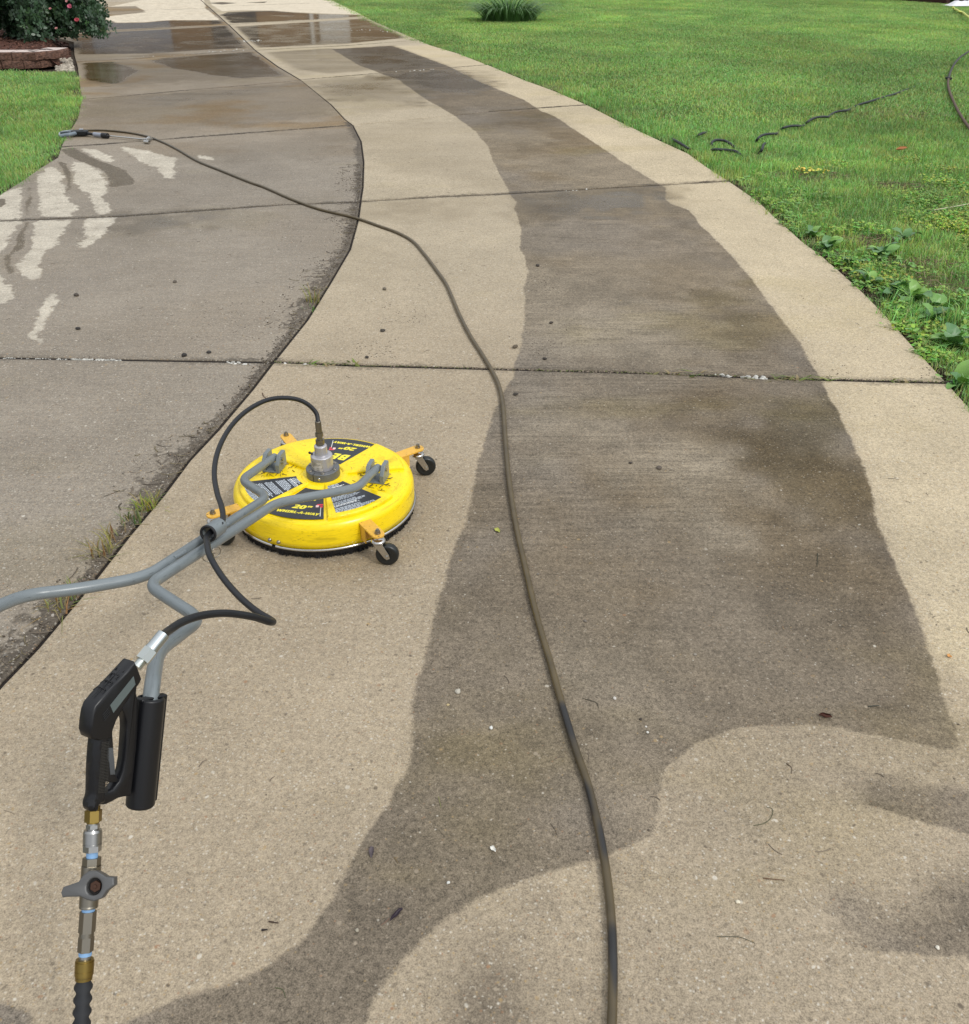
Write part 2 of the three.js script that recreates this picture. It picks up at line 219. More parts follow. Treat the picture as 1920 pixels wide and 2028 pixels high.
const F = {
  dirty: field([[[...stripeL.slice().reverse(), ...stripeR], 1], [cleanArc, 0], [[[-80, 1990], [20, 1985], [60, 2010], [80, 2050], [-80, 2100]], 1]], 80, 0.012),
  dirtyLow: field([[[[1290, 1676], [1416, 1657], [1515, 1640], [1600, 1616], [1680, 1597], [1720, 1597], [1768, 1606], [1831, 1629], [1920, 1655], [2000, 1685], [2200, 1740], [2200, 1300], [1290, 1300]], 1]], 80, 0.012),
  dirtyPatch: field([[[[1600, 1850], [1634, 1851], [1669, 1878], [1726, 1886], [1796, 1886], [1888, 1893], [1920, 1897], [2200, 1910], [2300, 1500], [1600, 1500]], 1]], 80, 0.012),
  fadeLow: field([[[[1300, 1630], [1420, 1600], [1540, 1575], [1640, 1560], [1760, 1560], [1760, 1700], [1300, 1740]], 0.1], [[[1330, 1560], [1400, 1480], [1540, 1450], [1740, 1480], [1800, 1560], [1500, 1580]], 0.05],[[[1735, 1562], [1850, 1572], [1990, 1602], [2100, 1640], [2150, 1850], [1990, 1740], [1900, 1715], [1800, 1690], [1720, 1650]], 1]], 40, 0.035),
  fadePatch: field([[[[1700, 1800], [1780, 1760], [1900, 1740], [2150, 1750], [2150, 2010], [1900, 1990], [1740, 1960], [1690, 1900]], 1]], 40, 0.055),
  fadeNose: field([[[[1230, 1600], [1290, 1560], [1400, 1560], [1400, 1670], [1300, 1680], [1240, 1670]], 1]], 40, 0.05),
  residue: field([[[[1290, 1672], [1416, 1655], [1515, 1640], [1600, 1616], [1680, 1597], [1768, 1604], [2200, 1740], [2300, 1500], [1800, 1400], [1300, 1400]], 0.5], [[[1184, 1700], [1290, 1672], [1416, 1655], [1515, 1640], [1600, 1616], [1680, 1597], [1768, 1604], [2200, 1740], [2600, 2600], [1150, 2600]], 0.26]], 80, 0.015),
  pale: field([[[[1040, 800], [1250, 790], [1300, 850], [1120, 900], [1020, 880]], 0.7], [[[1230, 880], [1460, 880], [1500, 1040], [1380, 1090], [1240, 1010]], 0.9], [[[1060, 600], [1420, 610], [1450, 720], [1060, 700]], 0.7], [[[1100, 1240], [1330, 1250], [1340, 1380], [1120, 1400]], 0.6], [[[1010, 450], [1060, 450], [1110, 560], [1050, 600]], 0.5]], 40, 0.08),
  edgeDark: field([[[[1300, 375], [1330, 430], [1430, 520], [1560, 690], [1640, 830], [1690, 960], [1730, 1080], [1790, 1230], [1870, 1420], [1700, 1410], [1640, 1250], [1560, 1080], [1480, 900], [1380, 700], [1300, 560]], 1]], 40, 0.12),
  dirtySoft: field([[[[870, 1905], [1000, 1880], [1150, 1920], [1190, 2000], [1180, 2080], [850, 2080], [830, 1990]], 1], [[[1480, 800], [1660, 790], [1720, 950], [1745, 1060], [1600, 1010], [1500, 930]], 0.8]], 40, 0.06),
  dry: field([...[[[240, 289], [250, 301], [266, 306], [277, 320], [306, 330], [320, 346], [330, 354], [346, 354], [349, 312], [320, 306], [288, 298]], [[165, 292], [171, 304], [195, 314], [210, 320], [229, 322], [218, 309], [187, 296]],
    [[141, 320], [149, 344], [147, 362], [157, 373], [172, 385], [183, 396], [194, 428], [218, 424], [216, 407], [203, 388], [214, 366], [197, 341], [173, 325]], [[75, 351], [71, 362], [80, 377], [78, 407], [84, 430], [149, 429], [153, 411], [142, 396], [127, 385], [123, 362], [131, 351], [115, 335], [104, 328], [88, 336]],
    [[-60, 400], [7, 381], [45, 368], [39, 396], [47, 415], [39, 435], [-60, 440]], [[-60, 440], [50, 437], [33, 447], [23, 465], [12, 480], [9, 496], [-60, 520]],
    [[70, 437], [148, 435], [133, 449], [124, 464], [121, 474], [109, 490], [91, 497], [88, 508], [82, 517], [86, 527], [80, 536], [79, 553], [67, 555], [50, 547], [39, 541], [44, 532], [32, 530], [44, 515], [51, 505], [63, 487], [60, 476], [67, 462]],
    [[172, 431], [233, 429], [218, 449], [200, 468], [185, 480], [168, 493], [151, 485], [165, 473], [168, 462], [163, 453], [165, 443]], [[-80, 545], [0, 541], [9, 550], [15, 561], [27, 569], [24, 577], [29, 587], [0, 603], [-80, 640]],
    [[116, 573], [118, 586], [119, 602], [106, 621], [91, 636], [83, 655], [85, 659], [76, 685], [70, 695], [65, 695], [65, 683], [59, 665], [65, 653], [61, 644], [76, 630], [76, 623], [91, 602], [98, 586]], [[388, 305], [420, 312], [424, 319], [400, 316]]].map((l) => [l, 1]),
    [[[205, -60], [184, 12], [215, 20], [270, 19], [290, 24], [197, 34], [232, 45], [288, 44], [333, 40], [437, 40], [408, 17], [390, -60]], 1], [[[180, 14], [270, 12], [290, 22], [230, 30], [184, 30]], 0.35],
    [[[390, -60], [420, 10], [440, 22], [480, 20], [540, 21], [583, 24], [650, 27], [720, 29], [780, 26], [600, -60]], 1]], 80, 0.012),
  stream: field([[[120, 296], [149, 292], [165, 304], [192, 317], [226, 328], [248, 338], [264, 354], [266, 365], [221, 371], [213, 346], [197, 333], [160, 320], [133, 306]], [[112, 317], [128, 322], [138, 336], [141, 354], [139, 378], [131, 378], [133, 355], [126, 334]],
    [[51, 363], [62, 372], [63, 392], [57, 430], [50, 430], [52, 400], [56, 383]], [[50, 438], [60, 439], [54, 450], [48, 465], [45, 477], [48, 485], [44, 494], [30, 499], [23, 506], [18, 517], [24, 526], [30, 544], [17, 544], [12, 527], [7, 517], [9, 509], [20, 500], [30, 493], [32, 480], [30, 474], [41, 456], [47, 446]], [[-10, 396], [8, 392], [10, 402], [2, 412], [-10, 410]],
    [[434, 31], [452, 24], [500, 22], [537, 21], [570, 24], [590, 27], [575, 31], [540, 29], [500, 34], [470, 30]], [[411, 6], [440, 4], [470, 6], [440, 9]], [[486, 5], [530, 3], [524, 6]]].map((l) => [l, 1]), 80, 0.012),
  wet: field([[[[1009, 384], [1200, 376], [1312, 369], [1318, 396], [1290, 415], [1180, 425], [1040, 428]], 1], [[[712, 255], [903, 236], [960, 300], [1003, 375], [950, 372], [840, 325], [725, 285]], 0.75], [[[242, 430], [395, 420], [405, 440], [300, 455], [225, 475]], 1],
    [[[160, 200], [375, 182], [590, 163], [600, 170], [470, 188], [330, 216], [250, 226], [163, 219]], 0.95], [[[380, 225], [520, 200], [640, 205], [660, 225], [480, 255], [400, 250]], 0.45], [[[158, 180], [160, 160], [240, 170], [380, 160], [520, 155], [590, 150], [560, 135], [500, 105], [340, 118], [160, 128], [150, 150]], 0.5], [[[158, 202], [400, 186], [590, 166], [640, 200], [480, 232], [330, 236], [165, 232]], 0.38], [[[600, 162], [750, 148], [890, 136], [960, 150], [880, 200], [700, 232], [660, 205]], 0.3], [[[715, 250], [900, 232], [975, 300], [1000, 370], [860, 350], [740, 330]], 0.22], [[[560, 270], [690, 258], [705, 300], [600, 320]], 0.3], [[[160, 235], [300, 236], [400, 240], [350, 260], [180, 270]], 0.3], [[[250, 190], [420, 178], [560, 168], [590, 175], [420, 200], [280, 212]], 0.6], [[[300, 300], [480, 285], [640, 275], [650, 300], [450, 330], [380, 325]], 0.22], [[[612, 160], [760, 147], [830, 190], [880, 225], [760, 195], [650, 205]], 0.7], [[[760, 148], [893, 135], [990, 165], [940, 190], [850, 180]], 0.9], [[[905, 232], [1060, 218], [1130, 255], [1010, 300], [960, 270]], 0.35],
    [[[720, 400], [860, 392], [960, 390], [900, 430], [740, 440]], 0.4], [[[660, 490], [760, 470], [800, 530], [680, 570]], 0.22]], 40, 0.1),
  wetHard: field([[[[299, 119], [345, 134], [437, 150], [480, 155], [570, 149], [590, 155], [507, 102], [338, 113.5]], 0.95], [[[150, 126], [223, 122], [272, 139], [236, 165], [190, 162], [160, 149]], 0.85], [[[146, 108], [300, 106], [420, 98], [490, 95], [452, 51], [346, 57.5], [140, 68]], 0.95], [[[300, 114], [420, 107], [330, 106], [240, 112]], 0.4], [[[454, 48], [346, 53], [157, 62], [165, 30], [232, 46], [288, 45], [333, 41], [437, 40]], 0.95],
    [[[505, 95], [691, 86], [800, 75], [780, 60], [735, 36], [593, 45], [460, 53.5]], 0.9], [[[480, 79], [530, 74], [612, 69], [744, 59], [794, 63], [678, 76], [546, 89]], 1], [[[454, 46], [434, 30], [470, 25], [536, 22], [583, 25], [636, 28], [722, 30], [736, 33], [593, 41]], 1], [[[530, 104], [660, 95], [745, 138], [650, 146], [590, 138]], 0.6], [[[660, 98], [777, 90], [890, 131], [757, 144]], 0.75]], 60, 0.03),
  strip: field([[[...stripeR.slice(0, -5), ...RIGHT.slice(1).filter((p) => p.z > -18)], 1]], 40, 0.03),
  film: field([[[[620, 1075], [700, 1105], [800, 1075], [840, 980], [860, 900], [880, 960], [850, 1080], [760, 1150], [640, 1160], [560, 1130], [480, 1100]], 0.6]], 40, 0.05),
};
const K = 1 / 1.28;
const C = (r, g, b) => [lin(r) * K, lin(g) * K, lin(b) * K];
const COL = { clean: C(176, 161, 138), tan: C(189, 175, 151), stripC: C(206, 190, 160), dirty: C(124, 113, 98), brown: C(120, 103, 77), grey: C(138, 129, 118), pale: C(156, 145, 127), damp: C(151, 141, 127), dampB: C(142, 122, 94), dry: C(208, 199, 182), stream: C(98, 86, 67), wetTan: C(126, 108, 80), bright: C(232, 219, 196) };

// pebbles of the aggregate that the washing has bared: splatted into each near slab's colour map
function slabMaps(x0, z0, size, n, lane, far, out) {
  const segs = out.map((p, i) => [p, out[(i + 1) % out.length]]).filter(([p, q]) => far || Math.abs(q.x - p.x) > 2 * Math.abs(q.z - p.z)), jsegs = segs.filter(([p, q]) => Math.abs(q.x - p.x) > 1.05 * Math.abs(q.z - p.z)), jd = (x, z) => { let b = 9; for (const [p, q] of jsegs) if (x > p.x !== x > q.x) b = Math.min(b, Math.abs(z - p.z - (q.z - p.z) * (x - p.x) / (q.x - p.x))); return b; }, edgeD = (x, z) => { let b = 9; for (const [p, q] of segs) { const dx = q.x - p.x, dz = q.z - p.z, t = Math.min(1, Math.max(0, ((x - p.x) * dx + (z - p.z) * dz) / (dx * dx + dz * dz))); b = Math.min(b, Math.hypot(x - p.x - t * dx, z - p.z - t * dz)); } return b; };
  const px = size / n, d = new Uint8Array(n * n * 4), col = new Float32Array(n * n * 3), m = Math.min(n, 1024), rough = new Uint8Array(m * m * 4), st = n / m;
  const enc = new Uint8Array(4097); for (let i = 0; i <= 4096; i++) { const v = i / 4096; enc[i] = Math.round(255 * (v <= 0.0031308 ? v * 12.92 : 1.055 * Math.pow(v, 1 / 2.4) - 0.055)); }
  const dirt = new Float32Array(n * n);
  for (let j = 0; j < n; j++) for (let i = 0, xm = xAt(MID, z0 + (j + 0.5) * px); i < n; i++) {
    const x = x0 + (i + 0.5) * px, z = z0 + (j + 0.5) * px, o = (j * n + i) * 3;
    const w1 = vn(x * 9, z * 9) - 0.5, w2 = vn(x * 9 + 71, z * 9 + 13) - 0.5, w3 = vn(x * 38 + 5, z * 38) - 0.5, w4 = vn(x * 38, z * 38 + 51) - 0.5, w5 = vn(x * 160, z * 160) - 0.5;
    const xs = x + 0.014 * w1 + 0.008 * w3 + 0.006 * w5, zs = z + 0.014 * w2 + 0.008 * w4;
    const xr = x + 0.035 * w1 + 0.036 * w3 + 0.01 * w5, zr = z + 0.035 * w2 + 0.036 * w4;
    const big = fbm(x * 0.9 + 4, z * 0.9), mid = fbm(x * 3.1 + 9, z * 3.1), sm = fbm(x * 13, z * 13), brush = vn(x * 7 + 3, z * 130) * 0.6 + vn(x * 19, z * 290) * 0.4;
    let dirty = smooth(0.35, 0.65, F.dirty(xs, zs)); dirty *= 1 - 0.5 * F.fadeNose(x, z); if (lane === 'R' && z > -2.2) dirty = Math.max(dirty, F.residue(xs, zs) * (0.62 + 0.4 * (sm - 0.5)) * (z < -1.85 ? 0 : 1) * smooth(1.75, 1.3, x)); dirty = Math.max(dirty, smooth(0.35, 0.65, F.dirtyLow(xs, zs)) * Math.min(1, 2.6 * F.fadeLow(x + 0.06 * w1, z + 0.06 * w2)), smooth(0.35, 0.65, F.dirtyPatch(xs, zs)) * Math.min(1, 1.25 * F.fadePatch(x + 0.12 * w1, z + 0.12 * w2) * (0.55 + 0.8 * sm))); if (lane === 'L') dirty = 0;
    const soft = F.dirtySoft(x + 0.2 * w1 + 0.15 * (mid - 0.5), z + 0.2 * w2);
    const dry = smooth(0.3, 0.7, F.dry(xr, zr)) * (0.72 + 0.5 * sm) * Math.min(1, F.dry(x, z) * 1.5 + 0.45), stream = smooth(0.35, 0.6, F.stream(xs + 0.012 * w3, zs));
    const crown = far ? smooth(0.03, 0.15, edgeD(x, z) + 0.08 * (mid - 0.5)) : 1; const wet = crown * Math.min(1, F.wet(x + 0.35 * w1, z + 0.35 * w2) * (0.55 + 0.9 * mid) + F.wetHard(x + 0.06 * w1, z + 0.06 * w2) * (0.72 + 0.5 * mid)), strip = F.strip(xs, zs);
    let b = lane === 'L' ? COL.damp : COL.clean;
    const t = lane === 'L' ? 0 : smooth(-3.2, -5.5, z);
    let r = mixn(b[0], COL.tan[0], t), g = mixn(b[1], COL.tan[1], t), bl = mixn(b[2], COL.tan[2], t);
    const mixTo = (c, k) => { r += (c[0] - r) * k; g += (c[1] - g) * k; bl += (c[2] - bl) * k; };
    if (lane !== 'L') mixTo(COL.stripC, strip * (1 - dirty) * 0.9);
    mixTo(COL.dirty, dirty * (0.95 + 0.1 * (mid - 0.5)) * (1 - 0.36 * smooth(-6.0, -6.5, z) * smooth(-9.6, -9.0, z) - 0.17 * smooth(-3.3, -4.1, z) * smooth(-6.5, -6.0, z))); const bn = smooth(0.48, 0.72, fbm(x * 1.1 + 80, z * 1.6 + 20)), gy = smooth(0.5, 0.74, fbm(x * 1.4 + 33, z * 1.1 + 60)); if (dirty > 0) { mixTo(COL.brown, dirty * Math.min(1, bn * 0.55 * smooth(-0.6, 0.9, x) * smooth(-1.3, -2.3, z) + 0.3 * smooth(-4, -6, z))); mixTo(COL.grey, dirty * gy * 0.55); const ed = F.edgeDark(x + 0.3 * w1, z + 0.3 * w2) * dirty, bk = ed * smooth(0.42, 0.66, fbm(x * 2.7 + 11, z * 2.7)) * 0.52; r *= 1 - bk; g *= 1 - bk; bl *= 1 - bk; mixTo(COL.brown, ed * 0.4); mixTo(COL.pale, dirty * F.pale(x + 0.3 * w1, z + 0.3 * w2) * (0.35 + 0.5 * mid)); } if (lane === 'L') { const bf = smooth(-7.4, -9.6, z); mixTo(COL.dampB, bn * (0.1 + 0.7 * bf) + 0.35 * bf); mixTo(COL.grey, gy * 0.35 * (1 - bf)); }  // stripe thinned on the third right slab: its sheen is painted into the colour
    if (lane === 'R' && !far && z > -1.6 && x < 0.7) mixTo(COL.dirty, Math.min(1, soft * 1.5 * (0.4 + 1.1 * sm)) * (1 - dirty) * 0.85);
    const patch = 1 + (lane === 'L' ? 0.3 : 0.22) * (big - 0.5) + (0.26 + 0.16 * dirty) * (mid - 0.5) + (dirty * 0.3 + 0.1) * (sm - 0.5);
    r *= patch; g *= patch; bl *= patch;
    const olive = smooth(0.52, 0.75, fbm(x * 1.3 + 50, z * 2.2)) * (0.3 + 0.5 * dirty) + soft * dirty * 0.8; r *= 1 - 0.1 * olive; g *= 1 - 0.12 * olive; bl *= 1 - 0.3 * olive;
    const dk = soft * dirty * 0.25; r *= 1 - dk; g *= 1 - dk; bl *= 1 - dk;
    if (wet > 0) { const st = 0.75 + 0.5 * vn(x * 2.3 + 7, z * 7 + 1), k = Math.min(1, wet * 0.95 * st); r += (r * 0.4 - r) * k; g += (g * 0.335 - g) * k; bl += (bl * 0.2 - bl) * k; }
    if (dry > 0) mixTo(z < -17 ? COL.bright : COL.dry, dry * (0.86 + 0.3 * (sm - 0.4)));
    if (stream > 0) mixTo(COL.stream, stream * 0.92);
    const dm = xm - 0.02 - x; if (lane === 'L' && dm < 0.2 && z > -9.5) { const pk = smooth(0.35, 0.65, vn(z * 2.6 + 8, 3)), wd = 0.006 + (0.022 + 0.085 * pk) * Math.pow(0.6 * vn(z * 34, x * 34) + 0.4 * vn(z * 90, x * 90), 1.5) * (z < -6 ? 0.55 : 1); if (dm < wd * 2.2) mixTo([0.06, 0.048, 0.036], smooth(wd * 2, wd * 0.7, dm + 0.02 * w5) * (0.5 + 0.5 * sm)); }
    const jq = jd(x, z); if (jq < 0.07) { const k = smooth(0.047, 0.022, jq + 0.03 * (w3 + w5)) * (0.35 + 0.8 * smooth(0.3, 0.7, mid)) * (z > -3.7 ? 0.45 : z > -7 ? 0.6 : 0.85); mixTo([0.05, 0.041, 0.031], Math.min(0.9, k)); }
    const film = F.film(x, z); if (film > 0) { const k = film * 0.85 * (0.7 + 0.6 * mid); r *= 1 - 0.35 * k; g *= 1 - 0.4 * k; bl *= 1 - 0.5 * k; }
    const grain = (1 - wet * 0.6) * (far ? 0.5 : 1), fine = LAT[((j * 193 + i * 7919) ^ (j >> 3)) & 65535] - 0.5;
    const gr = 1 + grain * (1.15 + 0.5 * dirty) * (0.26 * (vn(x * 520, z * 520) - 0.5) + 0.5 * fine + (0.1 + 0.27 * dirty * smooth(-1.6, -2.9, z) * smooth(0.35, 0.62, fbm(x * 1.8 + 6, z * 3.2)) + (lane === 'L' ? 0.1 : 0)) * (brush - 0.5) + 0.26 * (vn(x * 150, z * 150) - 0.5));
    col[o] = r * gr; col[o + 1] = g * gr; col[o + 2] = bl * gr; dirt[j * n + i] = Math.max(dirty, dry * 0.3, wet);
    if (i % st === 0 && j % st === 0) {
      const q = ((j / st) * m + i / st) * 4, pool = Math.min(1, Math.max(wet * (0.55 + 0.7 * mid), stream * 0.2, film * 0.4)) * (z > -8 ? 0.2 : z > -15.3 ? 0.3 : 1), damp = lane === 'L' && z > -17 ? 0.35 * (1 - dry) : 0;
      const ro = mixn(0.86, 0.14, Math.min(1, Math.max(wet * (0.75 + 0.5 * mid), damp * (0.5 + 0.9 * mid), stream * 0.55, film * 0.75, dirty * 0.22))) + 0.07 * (vn(x * 60, z * 60) - 0.5);
      rough[q] = 255 * pool; rough[q + 1] = rough[q + 2] = 255 * ro; rough[q + 3] = 255;
    }
  }
  if (!far) {
    const area = size * size, k = Math.min(1, 0.0018 / px), count = Math.floor(area * 26000 * k);
    for (let s = 0; s < count; s++) {
      const cx = rnd() * n, cy = rnd() * n, kind = rnd(), big = rnd(), rad = (big > 0.988 ? rr(0.003, 0.0055) : rr(0.0008, kind > 0.68 ? 0.0018 : 0.0024)) / px;
      const D0 = dirt[Math.min(n - 1, cy | 0) * n + Math.min(n - 1, cx | 0)]; if (rnd() < D0 * 0.72) continue;
      const tone = kind < (D0 > 0.5 ? 0.5 : 0.42) ? [0.36, 0.3, 0.225] : kind < 0.56 ? [0.6, 0.56, 0.48] : kind < 0.64 ? [0.36, 0.25, 0.12] : kind < 0.68 ? [0.3, 0.17, 0.095] : [0.075, 0.06, 0.046];
      const str = (kind >= 0.74 ? 0.6 : 0.8) * rr(0.45, 1) * (1 - 0.15 * D0), el = rr(0.5, 1), an = rr(0, 3.14), ca = Math.cos(an), sa = Math.sin(an), R = Math.ceil(rad) + 1;
      for (let v = -R; v <= R; v++) for (let u = -R; u <= R; u++) {
        const X = Math.round(cx) + u, Y = Math.round(cy) + v; if (X < 0 || Y < 0 || X >= n || Y >= n) continue;
        const dx = X - cx, dy = Y - cy, e = Math.hypot(dx * ca + dy * sa, (dy * ca - dx * sa) / el), a = Math.min(1, Math.max(0, rad + 0.5 - e)) * str; if (a <= 0) continue;
        const o = (Y * n + X) * 3; for (let c = 0; c < 3; c++) col[o + c] += (tone[c] - col[o + c]) * a;
      }
    }
  }
  for (let i = 0; i < n * n; i++) { for (let c = 0; c < 3; c++) d[i * 4 + c] = enc[Math.min(4096, Math.max(0, Math.round(col[i * 3 + c] * 4096)))]; d[i * 4 + 3] = 255; }
  return [dataTex(d, n, n, true), dataTex(rough, m, m, false)];
}
const bumpTile = noiseTex(1024, (i, j) => {       // 0.8 m of broomed concrete: fine ridges across the drive, sand grain and pits
  const u = i / 1024, v = j / 1024, per = (f, x, y) => vn((x * f) % 256, (y * f) % 256);
  const ridge = LAT[((Math.floor(v * 256) & 255) << 8) + (Math.floor(u * 16) & 255)] * 0.0 + vn(u * 16, v * 256) * 0.45, grain = vn(u * 256, v * 256) * 0.3 + vn(u * 128 + 64, v * 128) * 0.2 + LAT[(i * 131 + j * 7517) & 65535] * 0.1;
  const pit = smooth(0.8, 0.93, vn(u * 64 + 9, v * 128 + 33)) * 0.3;
  return Math.max(0, Math.min(1, ridge + grain - pit));
}, false);

const driveway = new THREE.Group(); driveway.name = 'driveway'; driveway.userData.kind = 'structure'; driveway.userData.label = 'curving two lane concrete driveway washed in pale stripes'; scene.add(driveway);
const slabTri = [];
function slab(out, lane, n, far) {
  let x0 = 1e9, x1 = -1e9, z0 = 1e9, z1 = -1e9; for (const p of out) { x0 = Math.min(x0, p.x); x1 = Math.max(x1, p.x); z0 = Math.min(z0, p.z); z1 = Math.max(z1, p.z); }
  const size = Math.max(x1 - x0, z1 - z0) + 0.02; x0 -= 0.01; z0 -= 0.01;
  const sh = new THREE.Shape(out.map((p) => new THREE.Vector2(p.x, -p.z)));
  const g = new THREE.ExtrudeGeometry(sh, { depth: 0.09, bevelEnabled: true, bevelThickness: 0.005, bevelSize: 0.006, bevelOffset: far ? -0.023 : -0.018, bevelSegments: 3, steps: 1 });
  g.rotateX(-Math.PI / 2); g.translate(0, -0.095, 0);
  const p = g.attributes.position, uv = new Float32Array(p.count * 2);
  for (let i = 0; i < p.count; i++) { uv[i * 2] = (p.getX(i) - x0) / size; uv[i * 2 + 1] = (p.getZ(i) - z0) / size; }
  g.setAttribute('uv', new THREE.BufferAttribute(uv, 2));
  const [map, roughnessMap] = slabMaps(x0, z0, size, n, lane, far, out);
  const bump = bumpTile.clone(); bump.repeat.set(size / 0.8, size / 0.8); bump.needsUpdate = true;
  const m = new THREE.MeshPhysicalMaterial({ map, roughnessMap, specularIntensity: 0.4, clearcoat: 0.9, clearcoatMap: roughnessMap, clearcoatRoughness: 0.1, bumpMap: bump, bumpScale: far ? 0.00025 : 0.0011, roughness: 1 });
  add(driveway, 'concrete_slab' + (driveway.children.length ? '_' + String(driveway.children.length).padStart(3, '0') : ''), g, m);
}
const FAST_N = [256, 2048, 2048, 1024, 1024, 768, 768, 512];
for (let k = 0; k < 7; k++) {
  slab(slabOutline(JR[k], JR[k + 1], MID, RIGHT), 'R', FAST_N[k + 1], k > 3);
  slab(slabOutline(JL[k], JL[k + 1], LEFT, MIDL), 'L', k === 0 ? 2048 : FAST_N[k + 1], k > 3);
}
const back = [V(-20, 0, 1.4), V(3, 0, 1.4)];
slab(slabOutline(back, JR[0], MID, RIGHT), 'R', 256, true); slab(slabOutline(back, JL[0], LEFT, MIDL), 'L', 256, true);
const endJ = [V(-20, 0, -33), V(3, 0, -33)];
slab(slabOutline(JR[7], endJ, MID, RIGHT), 'R', 512, true); slab(slabOutline(JL[7], endJ, LEFT, MIDL), 'L', 512, true);

// ---------------------------------------------------------------- ground under and beside the drive
const soilTex = noiseTex(512, (i, j) => { const a = vn(i / 6, j / 6), b = vn(i / 2.2 + 40, j / 2.2), c = LAT[(i * 977 + j * 331) & 65535], k = 0.5 + 0.6 * a + 0.35 * (b - 0.5) + 0.3 * (c - 0.5); return [Math.min(255, 84 * k), Math.min(255, 68 * k), Math.min(255, 52 * k)]; }, true);
const soilBump = noiseTex(512, (i, j) => 0.6 * vn(i / 5, j / 5) + 0.4 * vn(i / 1.7 + 9, j / 1.7), false);
{
  const g = new THREE.PlaneGeometry(500, 500, 1, 1); g.rotateX(-Math.PI / 2); g.translate(0, -0.035, -120);
  const p = g.attributes.position, uv = g.attributes.uv; for (let i = 0; i < p.count; i++) uv.setXY(i, p.getX(i) / 0.7, p.getZ(i) / 0.7);
  const gm = mat(rgb(255, 255, 255, 0.8), 0.95, 0, { map: soilTex, bumpMap: soilBump, bumpScale: 0.012 });
  tag(add(scene, 'ground', g, gm), null, null, null, 'structure');
}
function stripGeo(line, w0, w1, y, z0, z1) {       // a band along a line of the drive
  const pos = [], idx = [], uv = [], pts = []; for (let z = z0; z >= z1; z -= 0.08) pts.push([xAt(line, z), z]);
  pts.forEach(([x, z], i) => { pos.push(x + w0, y + 0.004 * (vn(i * 0.4, 3) - 0.5), z, x + w1, y + 0.004 * (vn(i * 0.4, 9) - 0.5), z); uv.push((x + w0) / 0.4, z / 0.4, (x + w1) / 0.4, z / 0.4); if (i) { const a = i * 2; idx.push(a - 2, a - 1, a, a, a - 1, a + 1); } });
  return rawGeo(pos, idx, null, uv);
}
const jointMat = mat(rgb(168, 150, 128, 0.5), 0.95, 0, { map: soilTex, bumpMap: soilBump, bumpScale: 0.008 });
{ // dirt packed in the joints, a few millimetres below the slab faces
  const parts = [stripGeo(MID, -0.04, 0.02, -0.006, 0.6, -30)];
  for (const J of [...JL.slice(1), ...JR.slice(1)]) {
    const pos = [], idx = [], uv = [];
    J.forEach((p, i) => { pos.push(p.x, -0.0055, p.z + 0.028, p.x, -0.0055, p.z - 0.028); uv.push(p.x / 0.4, p.z / 0.4, p.x / 0.4, p.z / 0.4 + 0.15); if (i) { const a = i * 2; idx.push(a - 2, a - 1, a, a, a - 1, a + 1); } });
    parts.push(rawGeo(pos, idx, null, uv));
  }
  add(driveway, 'joint_dirt', parts, jointMat).userData.kind = 'stuff';
}
const grassSoil = mat(rgb(112, 124, 62, 0.6), 0.95, 0, { map: null, bumpMap: soilBump, bumpScale: 0.01 });
function lawnGeo(edge, far, sgn, y) {
  const pos = [], idx = [], uv = []; let i = 0;
  for (let z = 1.2; z >= far; z -= 0.25, i++) { const x = xAt(edge, z) + sgn * 0.07, x2 = sgn > 0 ? 60 : Math.min(x - 0.1, -40); pos.push(x, y, z, x2, y, z); uv.push(x / 0.5, z / 0.5, x2 / 0.5, z / 0.5); if (i) { const a = i * 2; idx.push(a - 2, a - 1, a, a, a - 1, a + 1); } }
  return rawGeo(pos, idx, null, uv);
}
tag(add(scene, 'lawn', [lawnGeo(RIGHT, -33, 1, -0.022), lawnGeo(LEFT, -13.35, -1, -0.022)], grassSoil), null, null, null, 'structure');

// ---------------------------------------------------------------- grass: patches of single blades, a few kinds, turned and tinted one by one
function bladePatch(size, n, w, h0, h1, bend, hue) {
  const pos = [], idx = [], col = [];
  for (let k = 0; k < n; k++) {
    const x = rr(-size / 2, size / 2), z = rr(-size / 2, size / 2), a = rr(0, 6.283), h = rr(h0, h1), b = rr(0.2, 1) * bend * h, la = rr(0, 6.283), bw = w * rr(0.7, 1.25);
    const dx = Math.cos(a) * bw / 2, dz = Math.sin(a) * bw / 2, lx = Math.cos(la) * b, lz = Math.sin(la) * b, i = pos.length / 3, t = rnd();
    pos.push(x - dx, 0, z - dz, x + dx, 0, z + dz, x - dx * 0.8 + lx * 0.35, h * 0.6, z - dz * 0.8 + lz * 0.35, x + dx * 0.8 + lx * 0.35, h * 0.6, z + dz * 0.8 + lz * 0.35, x + lx, h * (1 - 0.25 * bend), z + lz);
    idx.push(i, i + 1, i + 2, i + 2, i + 1, i + 3, i + 2, i + 3, i + 4);
    const dryB = t > 0.97 ? 1 : 0, c = dryB ? [0.30, 0.26, 0.13] : [hue[0] * rr(0.7, 1.35), hue[1] * rr(0.78, 1.22), hue[2] * rr(0.7, 1.3)];
    for (let q = 0; q < 5; q++) col.push(...c);
  }
  return rawGeo(pos, idx, col);
}
